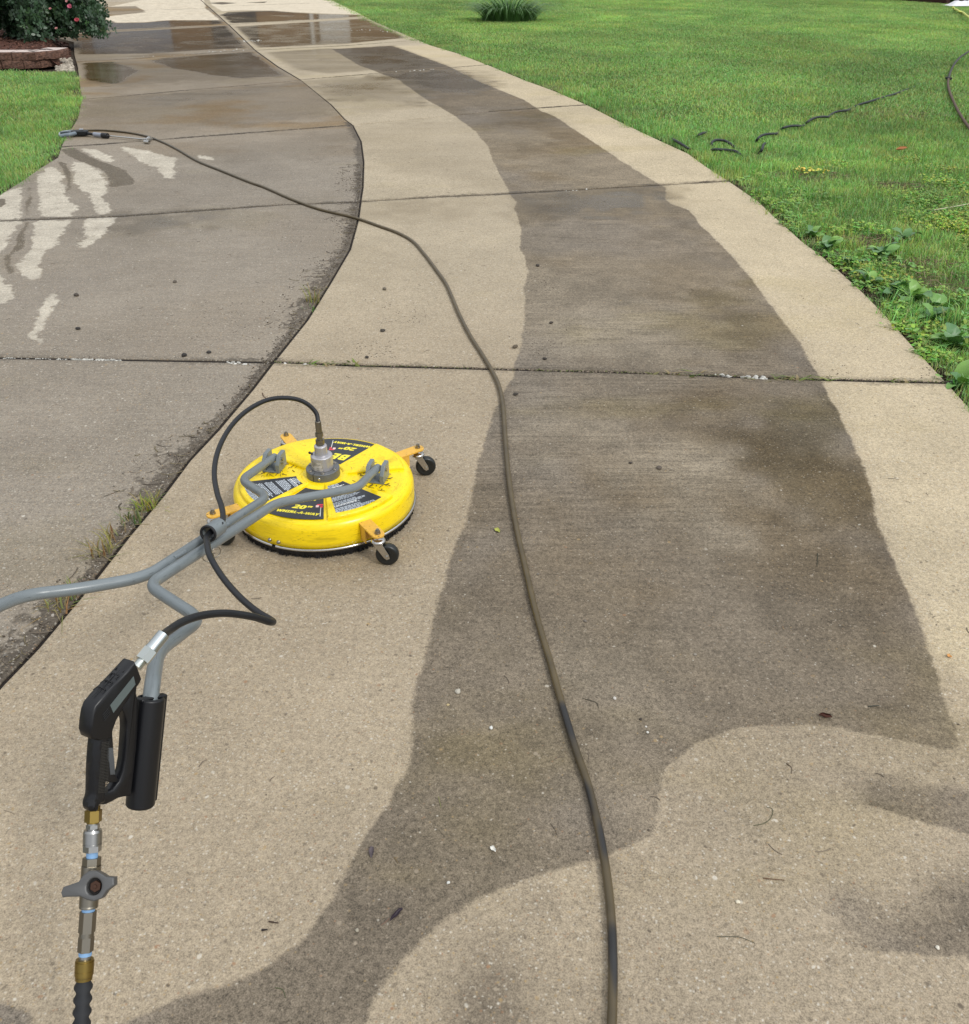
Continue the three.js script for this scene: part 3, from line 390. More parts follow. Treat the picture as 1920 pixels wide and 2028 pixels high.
function leafletPatch(size, n, r, hue) {         // clover and other small round-leaved weeds
  const pos = [], idx = [], col = [];
  for (let k = 0; k < n; k++) {
    const x = rr(-size / 2, size / 2), z = rr(-size / 2, size / 2), h = rr(0.008, 0.05), a0 = rr(0, 6.28), c = [hue[0] * rr(0.7, 1.4), hue[1] * rr(0.75, 1.25), hue[2] * rr(0.6, 1.3)];
    for (let f = 0; f < 3; f++) {
      const a = a0 + f * 2.094, rad = r * rr(0.75, 1.2), i = pos.length / 3, cx = x + Math.cos(a) * rad, cz = z + Math.sin(a) * rad, tilt = rr(-0.8, 0.8);
      pos.push(cx, h, cz); for (let q = 0; q < 6; q++) { const b = q * 1.047; pos.push(cx + Math.cos(b) * rad, h + Math.cos(b - a) * rad * tilt, cz + Math.sin(b) * rad * 0.9); }
      for (let q = 0; q < 6; q++) idx.push(i, i + 1 + (q + 1) % 6, i + 1 + q);
      for (let q = 0; q < 7; q++) col.push(...c);
    }
  }
  return rawGeo(pos, idx, col);
}
const leafMat = new THREE.MeshPhysicalMaterial({ color: 0xffffff, vertexColors: true, roughness: 0.48, side: THREE.DoubleSide, transmission: 0.4, thickness: 0, specularIntensity: 0.5 });
const GREEN = [0.24, 0.41, 0.124], LIME = [0.345, 0.48, 0.16];
const inView = (x, z, m = 120) => { const [px, py, d] = proj(V(x, 0.03, z)); return d > 0.3 && px > -m && px < 1920 + m && py > -m && py < 2028 + m; };
const bare = [[...gp(1600, 346).toArray(), 0.36, 0.16], [...gp(1775, 366).toArray(), 0.3, 0.12], [...gp(1735, 475).toArray(), 0.2, 0.12], [...gp(1815, 520).toArray(), 0.25, 0.1], [...gp(1760, 225).toArray(), 0.6, 0.35], [...gp(1880, 560).toArray(), 0.3, 0.2]];
const bareness = (x, z) => { let k = 0; for (const [bx, , bz, rx, rz] of bare) k = Math.max(k, 1 - Math.hypot((x - bx) / rx, (z - bz) / rz)); return Math.min(1, Math.max(0, k * 2)); };
{
  const near = [bladePatch(0.26, 230, 0.0038, 0.018, 0.058, 1.0, GREEN), bladePatch(0.26, 230, 0.004, 0.018, 0.068, 1.15, GREEN), bladePatch(0.26, 210, 0.0036, 0.015, 0.05, 0.8, LIME)];
  const farP = [bladePatch(0.55, 430, 0.0075, 0.02, 0.055, 1.0, GREEN), bladePatch(0.55, 430, 0.008, 0.02, 0.055, 1.2, GREEN), bladePatch(0.55, 420, 0.007, 0.02, 0.06, 0.8, LIME)];
  const clover = [leafletPatch(0.26, 110, 0.0062, [0.30, 0.40, 0.075]), leafletPatch(0.26, 120, 0.005, [0.24, 0.37, 0.07]), leafletPatch(0.26, 60, 0.0085, [0.17, 0.33, 0.07])];
  const edgeP = [bladePatch(0.12, 34, 0.0048, 0.05, 0.13, 1.1, GREEN), bladePatch(0.1, 26, 0.0055, 0.04, 0.1, 1.3, [0.19, 0.36, 0.12]), leafletPatch(0.13, 20, 0.0095, [0.19, 0.36, 0.09]), leafletPatch(0.12, 32, 0.0065, [0.24, 0.42, 0.09])];
  const lists = { near: [[], [], []], far: [[], [], []], clover: [[], [], []], edge: [[], [], [], []] };
  const tint = (x, z) => {
    const y = fbm(x * 0.45 + 20, z * 0.45), q = fbm(x * 1.7, z * 1.7 + 9), k = (0.84 + 0.75 * fbm(x * 0.8 + 3, z * 0.5 + 7)) * rr(0.84, 1.16), yel = smooth(0.45, 0.72, y) * 0.55 + smooth(0.5, 0.75, q) * 0.4;
    return new THREE.Color().setRGB(k * (1 + 0.2 * yel), k * (1 + 0.16 * yel), k);
  };
  const place = (x, z, kind, s = 1) => {
    if (bareness(x, z) > rnd() * 1.15) return;
    const L = lists[kind]; const v = Math.floor(rnd() * L.length);
    L[v].push([TRS(V(x, -0.024, z), new THREE.Euler(0, rr(0, 6.28), 0), V(1, s * (kind === 'near' ? rr(0.6, 1.5) : rr(0.75, 1.25)), 1)), tint(x, z)]);
  };
  const sow = (sgn, edge, zFar) => {
    for (let z = -2.4; z > zFar; ) {
      const D = -z, step = D < 9.5 ? 0.14 : 0.25, e = xAt(edge, z);
      for (let x = e + sgn * (D < 6.5 && sgn > 0 ? 0.125 : 0.11), i = 0; i < 400; i++, x += sgn * step) {
        const X = x + rr(-0.05, 0.05), Z = z + rr(-0.06, 0.06); if (!inView(X, Z, D < 9.5 ? 160 : 90)) { if (i > 8 && !inView(X + sgn * 0.5, Z, 200)) break; continue; }
        if (sgn > 0) {
          const weedy = smooth(0.50, 0.62, fbm(X * 0.7 + 2.5, Z * 0.7)) * smooth(8.2, 5.2, D);
          if (D < 9.5) { if (rnd() < weedy * 0.35) place(X, Z, 'clover'); else place(X, Z, 'near', weedy > 0.4 ? 0.8 : 1 + 0.7 * smooth(0.4, 0.05, X - e) * rnd()); if (weedy > 0.3 && rnd() < 0.4) place(X + rr(-0.1, 0.1), Z + rr(-0.1, 0.1), 'clover'); }
          else place(X, Z, Math.abs(X - e) < 0.45 && D < 17 ? 'near' : 'far');
        } else { if (Z < -13.1) continue; const nearE = Math.abs(X - e) < 0.45 || D < 9.5; place(X, Z, nearE ? 'near' : 'far', 1.1); if (nearE && D >= 9.5) for (let q = 0; q < 3; q++) { const z2 = Z + rr(-0.13, 0.13), x2 = X + rr(-0.13, 0.08); if (x2 < xAt(LEFT, z2) - 0.12 && z2 > -13.15) place(x2, z2, 'near', 1.1); } }
      }
      z -= step;
    }
  };
  for (let k = 0; k < 470; k++) { const z = -2.3 - 9 * rnd() ** 1.1, thick = smooth(0.35, 0.6, vn(z * 1.9 + 4, 7)); if (rnd() > 0.35 + 0.65 * thick) continue; const x = xAt(RIGHT, z) + 0.03 + 0.5 * rnd() ** 1.7; if (inView(x, z, 100)) place(x, z, 'edge', rr(0.7, 1.2)); }
  for (const v of [2, 3]) lists.edge[v] = lists.edge[v].filter(([M]) => M.elements[14] > -6.4 - 1.2 * rnd());
  sow(1, RIGHT, -30); sow(-1, LEFT, -13.2);
  const meadow = new THREE.Group(); meadow.name = 'grass'; meadow.userData.kind = 'stuff'; meadow.userData.label = 'short green mown grass on both sides of the drive'; scene.add(meadow);
  near.forEach((g, i) => lists.near[i].length && instanced(meadow, 'grass_blades', g, leafMat, lists.near[i], true));
  farP.forEach((g, i) => lists.far[i].length && instanced(meadow, 'grass_blades', g, leafMat, lists.far[i], true));
  edgeP.forEach((g, i) => lists.edge[i].length && instanced(meadow, 'edge_weeds', g, leafMat, lists.edge[i], true));
  clover.forEach((g, i) => lists.clover[i].length && instanced(meadow, 'clover_leaves', g, leafMat, lists.clover[i], true));
  console.log('grass', lists.near.map((l) => l.length), lists.far.map((l) => l.length), lists.clover.map((l) => l.length));
}

// ---------------------------------------------------------------- plantain and other broad-leaved weeds at the right edge of the drive
function broadLeaf(len, wid) {      // a ribbed, arching leaf blade from the origin outwards along +z
  const pos = [], idx = [], nu = 6, nv = 9;
  for (let j = 0; j <= nv; j++) for (let i = 0; i <= nu; i++) {
    const t = j / nv, s = i / nu * 2 - 1, w = wid * 0.5 * (t < 0.22 ? 0.22 + t * 0.6 : Math.pow(Math.sin(Math.PI * Math.min(1, (t - 0.1) / 0.9) ** 0.85), 0.75) + 0.02);
    pos.push(s * w, 0.32 * len * Math.sin(t * 2.3) - 0.12 * len * t * t + 0.18 * w * s * s + 0.0025 * Math.sin(t * 23 + s * 4), t * len);
  }
  for (let j = 0; j < nv; j++) for (let i = 0; i < nu; i++) { const a = j * (nu + 1) + i; idx.push(a, a + nu + 1, a + 1, a + 1, a + nu + 1, a + nu + 2); }
  return rawGeo(pos, idx);
}
const leafTex = canvasTex(64, 64, (q) => { q.fillStyle = '#fff'; q.fillRect(0, 0, 64, 64); }, true);
const weedMats = [rgb(104, 150, 84, 0.85), rgb(122, 172, 80, 0.85), rgb(96, 142, 86, 0.85), rgb(140, 186, 88, 0.85)].map((c) => new THREE.MeshPhysicalMaterial({ color: c, roughness: 0.42, side: THREE.DoubleSide, transmission: 0.25, thickness: 0 }));
const weedLeaves = [broadLeaf(0.12, 0.062), broadLeaf(0.15, 0.07), broadLeaf(0.1, 0.058)];
const weeds = [[1562, 425, 5, 0.6, 'small broad leaved weed by the drive edge, farthest of the row'], [1608, 466, 6, 0.75, 'low weed with narrow leaves just beyond the broad one at the drive edge'], [1690, 522, 7, 0.8, 'low spreading weed between two larger ones at the drive edge'], [1722, 560, 6, 0.8, 'small weed right against the bare soil of the drive edge'], [1846, 630, 7, 0.9, 'mid sized weed below the two rounded leaves near the drive edge'], [1862, 610, 6, 0.8, 'weed half hidden in taller grass a step in from the edge'], [1640, 492, 8, 1, 'broad leaved weed with spread grey green leaves touching the drive edge'], [1748, 506, 9, 1.15, 'large broad leaved weed standing upright in the lawn above the others'], [1790, 474, 7, 0.9, 'small dark broad leaved weed farthest from the drive, among yellow clover'],
  [1772, 582, 7, 0.95, 'pale broad leaved weed halfway down the drive edge, left of its close neighbour'], [1815, 590, 6, 1.1, 'broad leaved weed with two big rounded leaves, right of its close neighbour'], [1888, 684, 9, 1.2, 'big spreading broad leaved weed near the joint at the right frame edge'], [1905, 762, 6, 0.9, 'nearest broad leaved weed, right beside the drive corner at the frame edge']];
for (const [x, y, n, s, label] of weeds) {
  const t = thing('broadleaf_weed', label, 'weed', gp(x, y).setY(-0.02), rr(0, 6), 'broad leaved weeds along the right edge of the drive');
  for (let k = 0, n2 = Math.round(n * 1.6); k < n2; k++) { const m = add(t, 'leaf', pick(weedLeaves), pick(weedMats)); m.rotation.set(rr(-0.9, 0.05), k * 2.4 + rr(-0.3, 0.3), rr(-0.4, 0.4), 'YXZ'); m.scale.setScalar(s * rr(0.5, 1.05)); }
}
// tufts of grass and weed that grow out of the joints
function tuft(x, y, n, h, hue, label, flat = 0.5) {
  const pos = [], idx = [], col = [];
  for (let k = 0; k < n; k++) {
    const a = rr(0, 6.28), L = h * 1.45 * rr(0.5, 1.15), out = L * rr(0.2, flat + 0.35), w = rr(0.0018, 0.0036), bx = rr(-0.028, 0.028), bz = rr(-0.028, 0.028), ca = Math.cos(a), sa = Math.sin(a), i = pos.length / 3, up = Math.sqrt(Math.max(0.04 * L * L, L * L - out * out));
    for (let q = 0; q <= 4; q++) { const t = q / 4, hh = up * (1 - (1 - t) ** 1.7) * (1 - 0.3 * t * flat), o = out * t ** 1.4; pos.push(bx + ca * o - sa * w * (1 - t), hh, bz + sa * o + ca * w * (1 - t), bx + ca * o + sa * w * (1 - t), hh, bz + sa * o - ca * w * (1 - t)); }
    for (let q = 0; q < 4; q++) { const b = i + q * 2; idx.push(b, b + 1, b + 2, b + 2, b + 1, b + 3); }
    const c = rnd() < 0.25 ? [0.4, 0.32, 0.17] : [hue[0] * rr(0.9, 1.6), hue[1] * rr(0.9, 1.5), hue[2] * rr(0.9, 1.4)]; for (let q = 0; q < 10; q++) col.push(...c);
  }
  const m = add(scene, 'joint_tuft', rawGeo(pos, idx, col), leafMat); m.position.copy(gp(x, y).setY(-0.01));
  return tag(m, label, 'grass tuft', 'grass tufts growing in the drive joints');
}
tuft(620, 597, 26, 0.085, [0.22, 0.25, 0.05], 'yellow green grass tuft in the long joint above the main cross joint');
tuft(612, 612, 14, 0.03, [0.1, 0.22, 0.06], 'small clover sprig just below the yellow grass tuft in the joint', 0.9);
tuft(291, 1003, 60, 0.055, [0.26, 0.31, 0.05], 'bright yellow green tuft in the joint left of the black hose loop', 0.8);
tuft(262, 1032, 40, 0.06, [0.12, 0.17, 0.06], 'dark green straggling tuft just below the bright one in the joint', 0.95);
tuft(200, 1096, 46, 0.075, [0.22, 0.21, 0.08], 'straw coloured tuft in the joint above the grey handlebar', 0.9);
tuft(228, 1064, 26, 0.05, [0.25, 0.2, 0.09], 'dry brown wisp of grass in the joint between two larger tufts', 0.9);
tuft(120, 1200, 40, 0.07, [0.26, 0.23, 0.08], 'dry grass tuft in the joint just under the left handlebar', 0.95);
tuft(137, 1180, 26, 0.06, [0.16, 0.19, 0.06], 'dull green tuft in the joint partly behind the left handlebar', 0.95);
for (const [x, y, n, l] of [[1345, 742, 34, 'flat green weed strip in the cross joint left of the white chips'], [1540, 750, 30, 'flat green weed in the cross joint just right of the white chips'], [1595, 750, 36, 'flat green weed in the cross joint at the edge of the dark stripe'], [1785, 755, 18, 'dry sprig in the cross joint near the right edge of the drive'], [660, 722, 40, 'mossy weed strip in the cross joint behind the yellow cleaner'], [930, 384, 10, 'tiny green sprout in the second cross joint above the hose']])
  { const m = tuft(x, y, n, 0.035, [0.17, 0.22, 0.06], l, 1); m.scale.set(n > 30 ? 4.2 : n > 12 ? 2.6 : 1, 0.7, 0.9); }

// ---------------------------------------------------------------- day lily clump, rose bush, block wall, mulch and gravel
{
  const t = thing('daylily_clump', 'dense clump of strap leaved day lily standing in the right lawn', 'plant', gp(1008, 41).setY(-0.02));
  const pos = [], idx = [], col = [];
  t.scale.set(1.75, 1.1, 1.5);
  for (let k = 0; k < 640; k++) {
    const a = rr(0, 6.28), L = rr(0.5, 0.82), q0 = Math.sqrt(rnd()), lean = 0.25 + 0.75 * q0 * rr(0.7, 1.1), w = rr(0.006, 0.011), bx = Math.cos(a) * q0 * 0.3, bz = Math.sin(a) * q0 * 0.22, ca = Math.cos(a), sa = Math.sin(a), i = pos.length / 3;
    for (let q = 0; q <= 6; q++) { const s = q / 6, o = L * lean * 0.72 * s ** 1.4, h = L * (0.85 * s - 0.72 * lean * s * s * s); pos.push(bx + ca * o - sa * w * (1 - s * 0.95), h, bz + sa * o + ca * w * (1 - s * 0.95), bx + ca * o + sa * w * (1 - s * 0.95), h, bz + sa * o - ca * w * (1 - s * 0.95)); }
    for (let q = 0; q < 6; q++) { const b = i + q * 2; idx.push(b, b + 1, b + 2, b + 2, b + 1, b + 3); }
    const k2 = rr(0.6, 1.4); for (let q = 0; q < 14; q++) col.push(0.12 * k2, 0.24 * k2, 0.075 * k2);
  }
  add(t, 'foliage', rawGeo(pos, idx, col), leafMat).userData.kind = 'stuff';
  const f = []; for (let k = 0; k < 6; k++) { const g = broadLeaf(0.07, 0.03); g.rotateX(-0.6); g.rotateY(k * 1.047); f.push(g); } f.forEach((g) => g.translate(-0.06, 0.53, 0.25));
  add(t, 'flower', f, mat(rgb(235, 190, 40, 0.8), 0.6));
  add(t, 'flower_stalk', rod(V(-0.03, 0, 0.1), V(-0.06, 0.53, 0.25), 0.004), mat(rgb(90, 125, 60, 0.8), 0.6));
}
{
  const bx = -6.95, bz = -16.1, by = 0.1;
  const t = thing('rose_bush', 'tall dark green rose bush with pink flowers behind the block wall', 'bush', V(bx, by, bz));
  const leaf = []; for (let k = 0; k < 5; k++) { const g = new THREE.CircleGeometry(0.026, 6); g.scale(0.62, 1, 1); g.translate(0, 0.03, 0); g.rotateX(rr(-0.3, 0.3)); g.rotateZ((k - 2) * 0.85); g.translate(0, 0.015 * (2 - Math.abs(k - 2)), 0); leaf.push(g); }
  const lg = mergeGeometries(leaf); { const n = lg.attributes.position.count, c = new Float32Array(n * 3).fill(1); lg.setAttribute('color', new THREE.BufferAttribute(c, 3)); }
  const rm = new THREE.MeshPhysicalMaterial({ color: 0xffffff, vertexColors: true, roughness: 0.42, side: THREE.DoubleSide, transmission: 0.25, thickness: 0 });
  const list = [], stems = [], tips = [];
  for (let k = 0; k < 58; k++) {
    const a = rr(0, 6.28), out = k % 4 === 3 ? rr(0.6, 1) : rr(0.1, 1), h = rr(0.85, 1.75) * (1.1 - 0.35 * out), r0 = rr(0, 0.16);
    const tip = V(Math.cos(a) * out * 1.1, h * (k % 4 === 3 ? 0.28 : 1), Math.sin(a) * out * 0.95), base = V(Math.cos(a) * r0, 0, Math.sin(a) * r0), midp = V(Math.cos(a) * out * 0.5, h * 0.55, Math.sin(a) * out * 0.42);
    const c = new THREE.QuadraticBezierCurve3(base, midp, tip); stems.push(tubeGeo(c.getPoints(7), (s) => 0.009 * (1.05 - s * 0.7), 5)); tips.push([c, out]);
  }
  for (let k = 0; k < 14500; k++) {
    const [c, out] = pick(tips), s = rr(0.12, 1.06) ** 0.8, p = c.getPoint(Math.min(1, s)), q = 0.22 * (0.5 + 0.6 * rnd());
    p.add(V(rr(-1, 1), rr(-1, 1), rr(-1, 1)).multiplyScalar(q)); if (p.y < 0.03) continue;
    const dk = rr(0.6, 1.5), y = rnd() < 0.1 ? 1.5 : 1;
    list.push([TRS(p, new THREE.Euler(rr(-1.2, 0.4), rr(0, 6.28), rr(-0.6, 0.6)), rr(0.75, 1.35)), new THREE.Color().setRGB(0.034 * dk * y, 0.075 * dk * y, 0.034 * dk)]);
  }
  instanced(t, 'leaves', lg, rm, list, true);
  add(t, 'stems', stems, mat(rgb(70, 55, 40, 0.7), 0.8)).userData.kind = 'stuff';
  const petal = []; for (let k = 0; k < 9; k++) { const g = new THREE.SphereGeometry(0.03, 7, 5); g.scale(1, 0.9, 0.18); g.translate(0, 0.02, 0); g.rotateX(0.5 + 0.13 * (k % 5)); g.translate(0, 0, 0.012); g.rotateY(k * 1.3); petal.push(g); }
  const pg = mergeGeometries(petal), pinks = [rgb(205, 96, 122, 0.7), rgb(186, 66, 82, 0.7), rgb(206, 142, 140, 0.65)];
  for (const [x, y, c, s] of [[139, 14, 0, 0.75], [153, 41, 1, 0.75], [112, 57, 2, 0.45], [133, 3, 2, 0.45], [100, 18, 2, 0.42]]) {
    const m = add(t, 'flower', pg, mat(pinks[c], 0.6)), w = onPlane(x, y, V(bx, 0, bz + 0.8), V(0, 0, 1)); m.position.copy(w.sub(V(bx, by, bz))); m.rotation.set(0.7, rr(0, 6), 0); m.scale.setScalar(s);
  }
}
{
  const wall = thing('retaining_wall', 'low two course wall of rough reddish grey blocks beside the left grass', 'wall', V(0, 0, 0));
  const tex = noiseTex(256, (i, j) => { const k = 0.55 + 0.75 * fbm(i / 22, j / 22) + 0.35 * (vn(i / 3, j / 3) - 0.5), p = vn(i / 40 + 9, j / 40); return [Math.min(255, (142 + 16 * p) * k), Math.min(255, (120 + 8 * p) * k), Math.min(255, 110 * k)]; }, true);
  const bumpT = noiseTex(256, (i, j) => fbm(i / 14, j / 14), false);
  const top = mat(rgb(222, 205, 196, 0.85), 0.85, 0, { bumpMap: bumpT, bumpScale: 0.02 }), low = mat(rgb(236, 214, 206, 0.8), 0.92, 0, { map: tex, bumpMap: bumpT, bumpScale: 0.02 });  // paler top faces: the light falling on them is put into the colour
  const block = (a, b, y0, depth, m) => {   // a split-faced block between two front corners, with a rough face
    const L = a.distanceTo(b), g = new THREE.BoxGeometry(L - 0.014, 0.097, depth, 8, 4, 5), p = g.attributes.position, s = rr(0, 90);
    for (let i = 0; i < p.count; i++) { const x = p.getX(i), y = p.getY(i), z = p.getZ(i), e = Math.abs(y) > 0.048 || Math.abs(x) > L / 2 - 0.008; if (z > depth / 2 - 0.001) p.setZ(i, z - (e ? 0.012 : 0) + 0.018 * (vn(x * 26 + s, y * 40 + s) - 0.5)); }
    g.computeVertexNormals();
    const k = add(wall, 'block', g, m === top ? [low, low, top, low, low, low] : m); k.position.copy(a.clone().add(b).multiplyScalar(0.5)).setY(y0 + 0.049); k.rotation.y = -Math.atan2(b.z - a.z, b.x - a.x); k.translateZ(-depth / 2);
  };
  const A = (x, y) => gp(x, y).setY(0);
  let x = -7.56;
  const zf = (q) => -13.5 - 0.03 * (q + 6.5);
  for (const w of [0.3, 0.3, 0.3, 0.3, 0.29]) { block(V(x, 0, zf(x)), V(x + w, 0, zf(x + w)), 0.0, 0.2, low); x += w; }
  const e0 = V(x, 0, zf(x)); const e1 = V(x + 0.2, 0, zf(x) - 0.08), e2 = V(x + 0.36, 0, zf(x) - 0.34); block(e0, e1, 0, 0.2, low); block(e1, e2, 0, 0.2, low);
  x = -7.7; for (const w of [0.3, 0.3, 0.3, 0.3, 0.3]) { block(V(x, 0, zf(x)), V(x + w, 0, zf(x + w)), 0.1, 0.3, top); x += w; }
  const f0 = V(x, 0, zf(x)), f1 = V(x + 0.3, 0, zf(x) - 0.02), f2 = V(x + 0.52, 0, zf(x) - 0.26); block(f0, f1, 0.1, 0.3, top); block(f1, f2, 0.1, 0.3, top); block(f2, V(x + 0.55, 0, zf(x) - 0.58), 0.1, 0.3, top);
}
{ // reddish mulch behind the wall, pale gravel beyond it and in the corner by the drive
  const mg = new THREE.PlaneGeometry(3.2, 3.6, 40, 40); mg.rotateX(-Math.PI / 2); const p = mg.attributes.position, keep = [];
  for (let i = 0; i < p.count; i++) { const x = p.getX(i) - 7.3, z = p.getZ(i) - 15.5; p.setXYZ(i, Math.min(x, xAt(LEFT, z) - 0.06), 0.13 - 0.18 * smooth(0.42, 0.12, xAt(LEFT, z) - x) + 0.03 * vn(x * 9, z * 9), z); }
  mg.computeVertexNormals();
  const mt = mat(rgb(96, 58, 44, 0.8), 0.95, 0, { bumpMap: soilBump, bumpScale: 0.03 });
  tag(add(scene, 'mulch_bed', mg, mt), null, null, null, 'structure');
  const chips = [], cg = box(0.05, 0.008, 0.016);
  for (let k = 0; k < 2600; k++) { const x = rr(-8.6, -5.6), z = rr(-17.2, -13.78); if (x > xAt(LEFT, z) - 0.05) continue; const b = rr(0.5, 1.4); chips.push([TRS(V(x, 0.15 - 0.18 * smooth(0.42, 0.12, xAt(LEFT, z) - x) + 0.02 * rnd(), z), new THREE.Euler(rr(-0.4, 0.4), rr(0, 6), rr(-0.4, 0.4)), rr(0.5, 1.3)), new THREE.Color().setRGB(0.10 * b, 0.045 * b, 0.03 * b)]); }
  const cm = instanced(scene, 'mulch_chips', cg, mat(0xffffff, 0.95), chips, true); tag(cm, 'reddish brown bark mulch under the rose bush', 'mulch');
  const gv = [], sg = stone(0.028, 1);
  for (let k = 0; k < 520; k++) { const z = rr(-14.6, -13.25), x = xAt(LEFT, z) - rr(0.04, 0.27); gv.push([TRS(V(x, -0.02 + 0.03 * rnd(), z), new THREE.Euler(rnd() * 6, rnd() * 6, 0), rr(0.3, 0.85)), new THREE.Color().setRGB(0.42, 0.37, 0.3).multiplyScalar(rr(0.6, 1.2))]); }
  tag(instanced(scene, 'gravel', sg, mat(0xffffff, 0.85), gv, true), 'small patch of pale stones between wall end and driveway', 'gravel');
  const pg = new THREE.PlaneGeometry(26, 9, 1, 1); pg.rotateX(-Math.PI / 2); pg.translate(-22.2, -0.02, -21.9);
  tag(add(scene, 'gravel_yard', pg, mat(rgb(226, 218, 206, 0.8), 0.9, 0, { bumpMap: soilBump, bumpScale: 0.01 })), null, null, null, 'structure');
  const gy = []; for (let k = 0; k < 2600; k++) { gy.push([TRS(V(rr(-13, -9.25), -0.015 + 0.02 * rnd(), rr(-24, -17.4)), new THREE.Euler(rnd() * 6, rnd() * 6, 0), rr(0.8, 2)), new THREE.Color().setRGB(0.58, 0.55, 0.5).multiplyScalar(rr(0.7, 1.2))]); }
  tag(instanced(scene, 'yard_stones', sg, mat(0xffffff, 0.85), gy, true), 'whitish stones seen through the rose bush stems', 'gravel');
}
// ---------------------------------------------------------------- far right corner of the lawn
{
  const a = gp(1700, -4), b = gp(1874, 7.5), t = thing('timber_border', 'dark red brown timber border at the far right end of the lawn', 'border', V(0, 0, 0));
  const d = b.clone().sub(a), n = V(-d.z, 0, d.x).normalize().multiplyScalar(-1), tm = [mat(rgb(84, 48, 38, 0.7), 0.9), mat(rgb(70, 40, 34, 0.7), 0.9)];
  for (let i = 0; i < 3; i++) for (let j = 0; j < 2; j++) { const p = a.clone().addScaledVector(d, (j + 0.5) / 2), m = add(t, 'timber', box(d.length() / 2 - 0.01, 0.145, 0.14, 0.012), tm[(i + j) % 2]); m.position.copy(p).setY(0.07 + i * 0.15); m.rotation.y = -Math.atan2(d.z, d.x); m.translateZ(-0.08); }
  const s = gp(1905, 11.5), sh = thing('plastic_sheet', 'crumpled white plastic sheet lying in the top right corner', 'plastic sheet', s.clone().setY(-0.02));
  const g = new THREE.PlaneGeometry(1.3, 0.5, 26, 12); g.rotateX(-Math.PI / 2); const p = g.attributes.position;
  for (let i = 0; i < p.count; i++) { const x = p.getX(i), z = p.getZ(i); p.setXYZ(i, x + 0.25, 0.03 + 0.16 * smooth(-0.65, -0.35, x) * fbm(x * 5 + 3, z * 6) * smooth(0.26, 0.1, Math.abs(z)), z + 0.06 * (vn(x * 6, 2) - 0.5)); }
  g.computeVertexNormals(); add(sh, 'sheet', g, mat(rgb(235, 235, 238, 0.85), 0.45));
  const dk = thing('dark_tarp', 'dark grey tarp heaped behind the white plastic sheet', 'tarp', gp(1915, 2).setY(-0.02));
  const g2 = new THREE.SphereGeometry(1, 22, 12, 0, 6.283, 0, 1.57); const q = g2.attributes.position; for (let i = 0; i < q.count; i++) { const x = q.getX(i), y = q.getY(i), z = q.getZ(i), k = 0.8 + 0.4 * vn(x * 3 + 4, y * 3 + z * 2); q.setXYZ(i, x * 0.8 * k + 0.2, y * 0.6 * k, z * 0.35 * k - 0.2); } g2.computeVertexNormals(); add(dk, 'heap', g2, mat(rgb(52, 54, 58, 0.8), 0.7));
  const l = []; for (let k = 0; k < 700; k++) { const c = gp(1880, 6); l.push([TRS(V(c.x + rr(-0.22, 0.3), rr(-0.02, 0.4), c.z + rr(-0.3, 0.1)), new THREE.Euler(rr(-1, 1), rr(0, 6), 0), rr(1, 2)), new THREE.Color().setRGB(0.05 * rr(0.6, 1.4), 0.1 * rr(0.6, 1.4), 0.03)]); }
  const sb = thing('small_shrub', 'small green shrub at the end of the timber border', 'shrub', V(0, 0, 0));
  const lf = new THREE.CircleGeometry(0.02, 5); { const n2 = lf.attributes.position.count; lf.setAttribute('color', new THREE.BufferAttribute(new Float32Array(n2 * 3).fill(1), 3)); } instanced(sb, 'leaves', lf, leafMat, l, true);
}
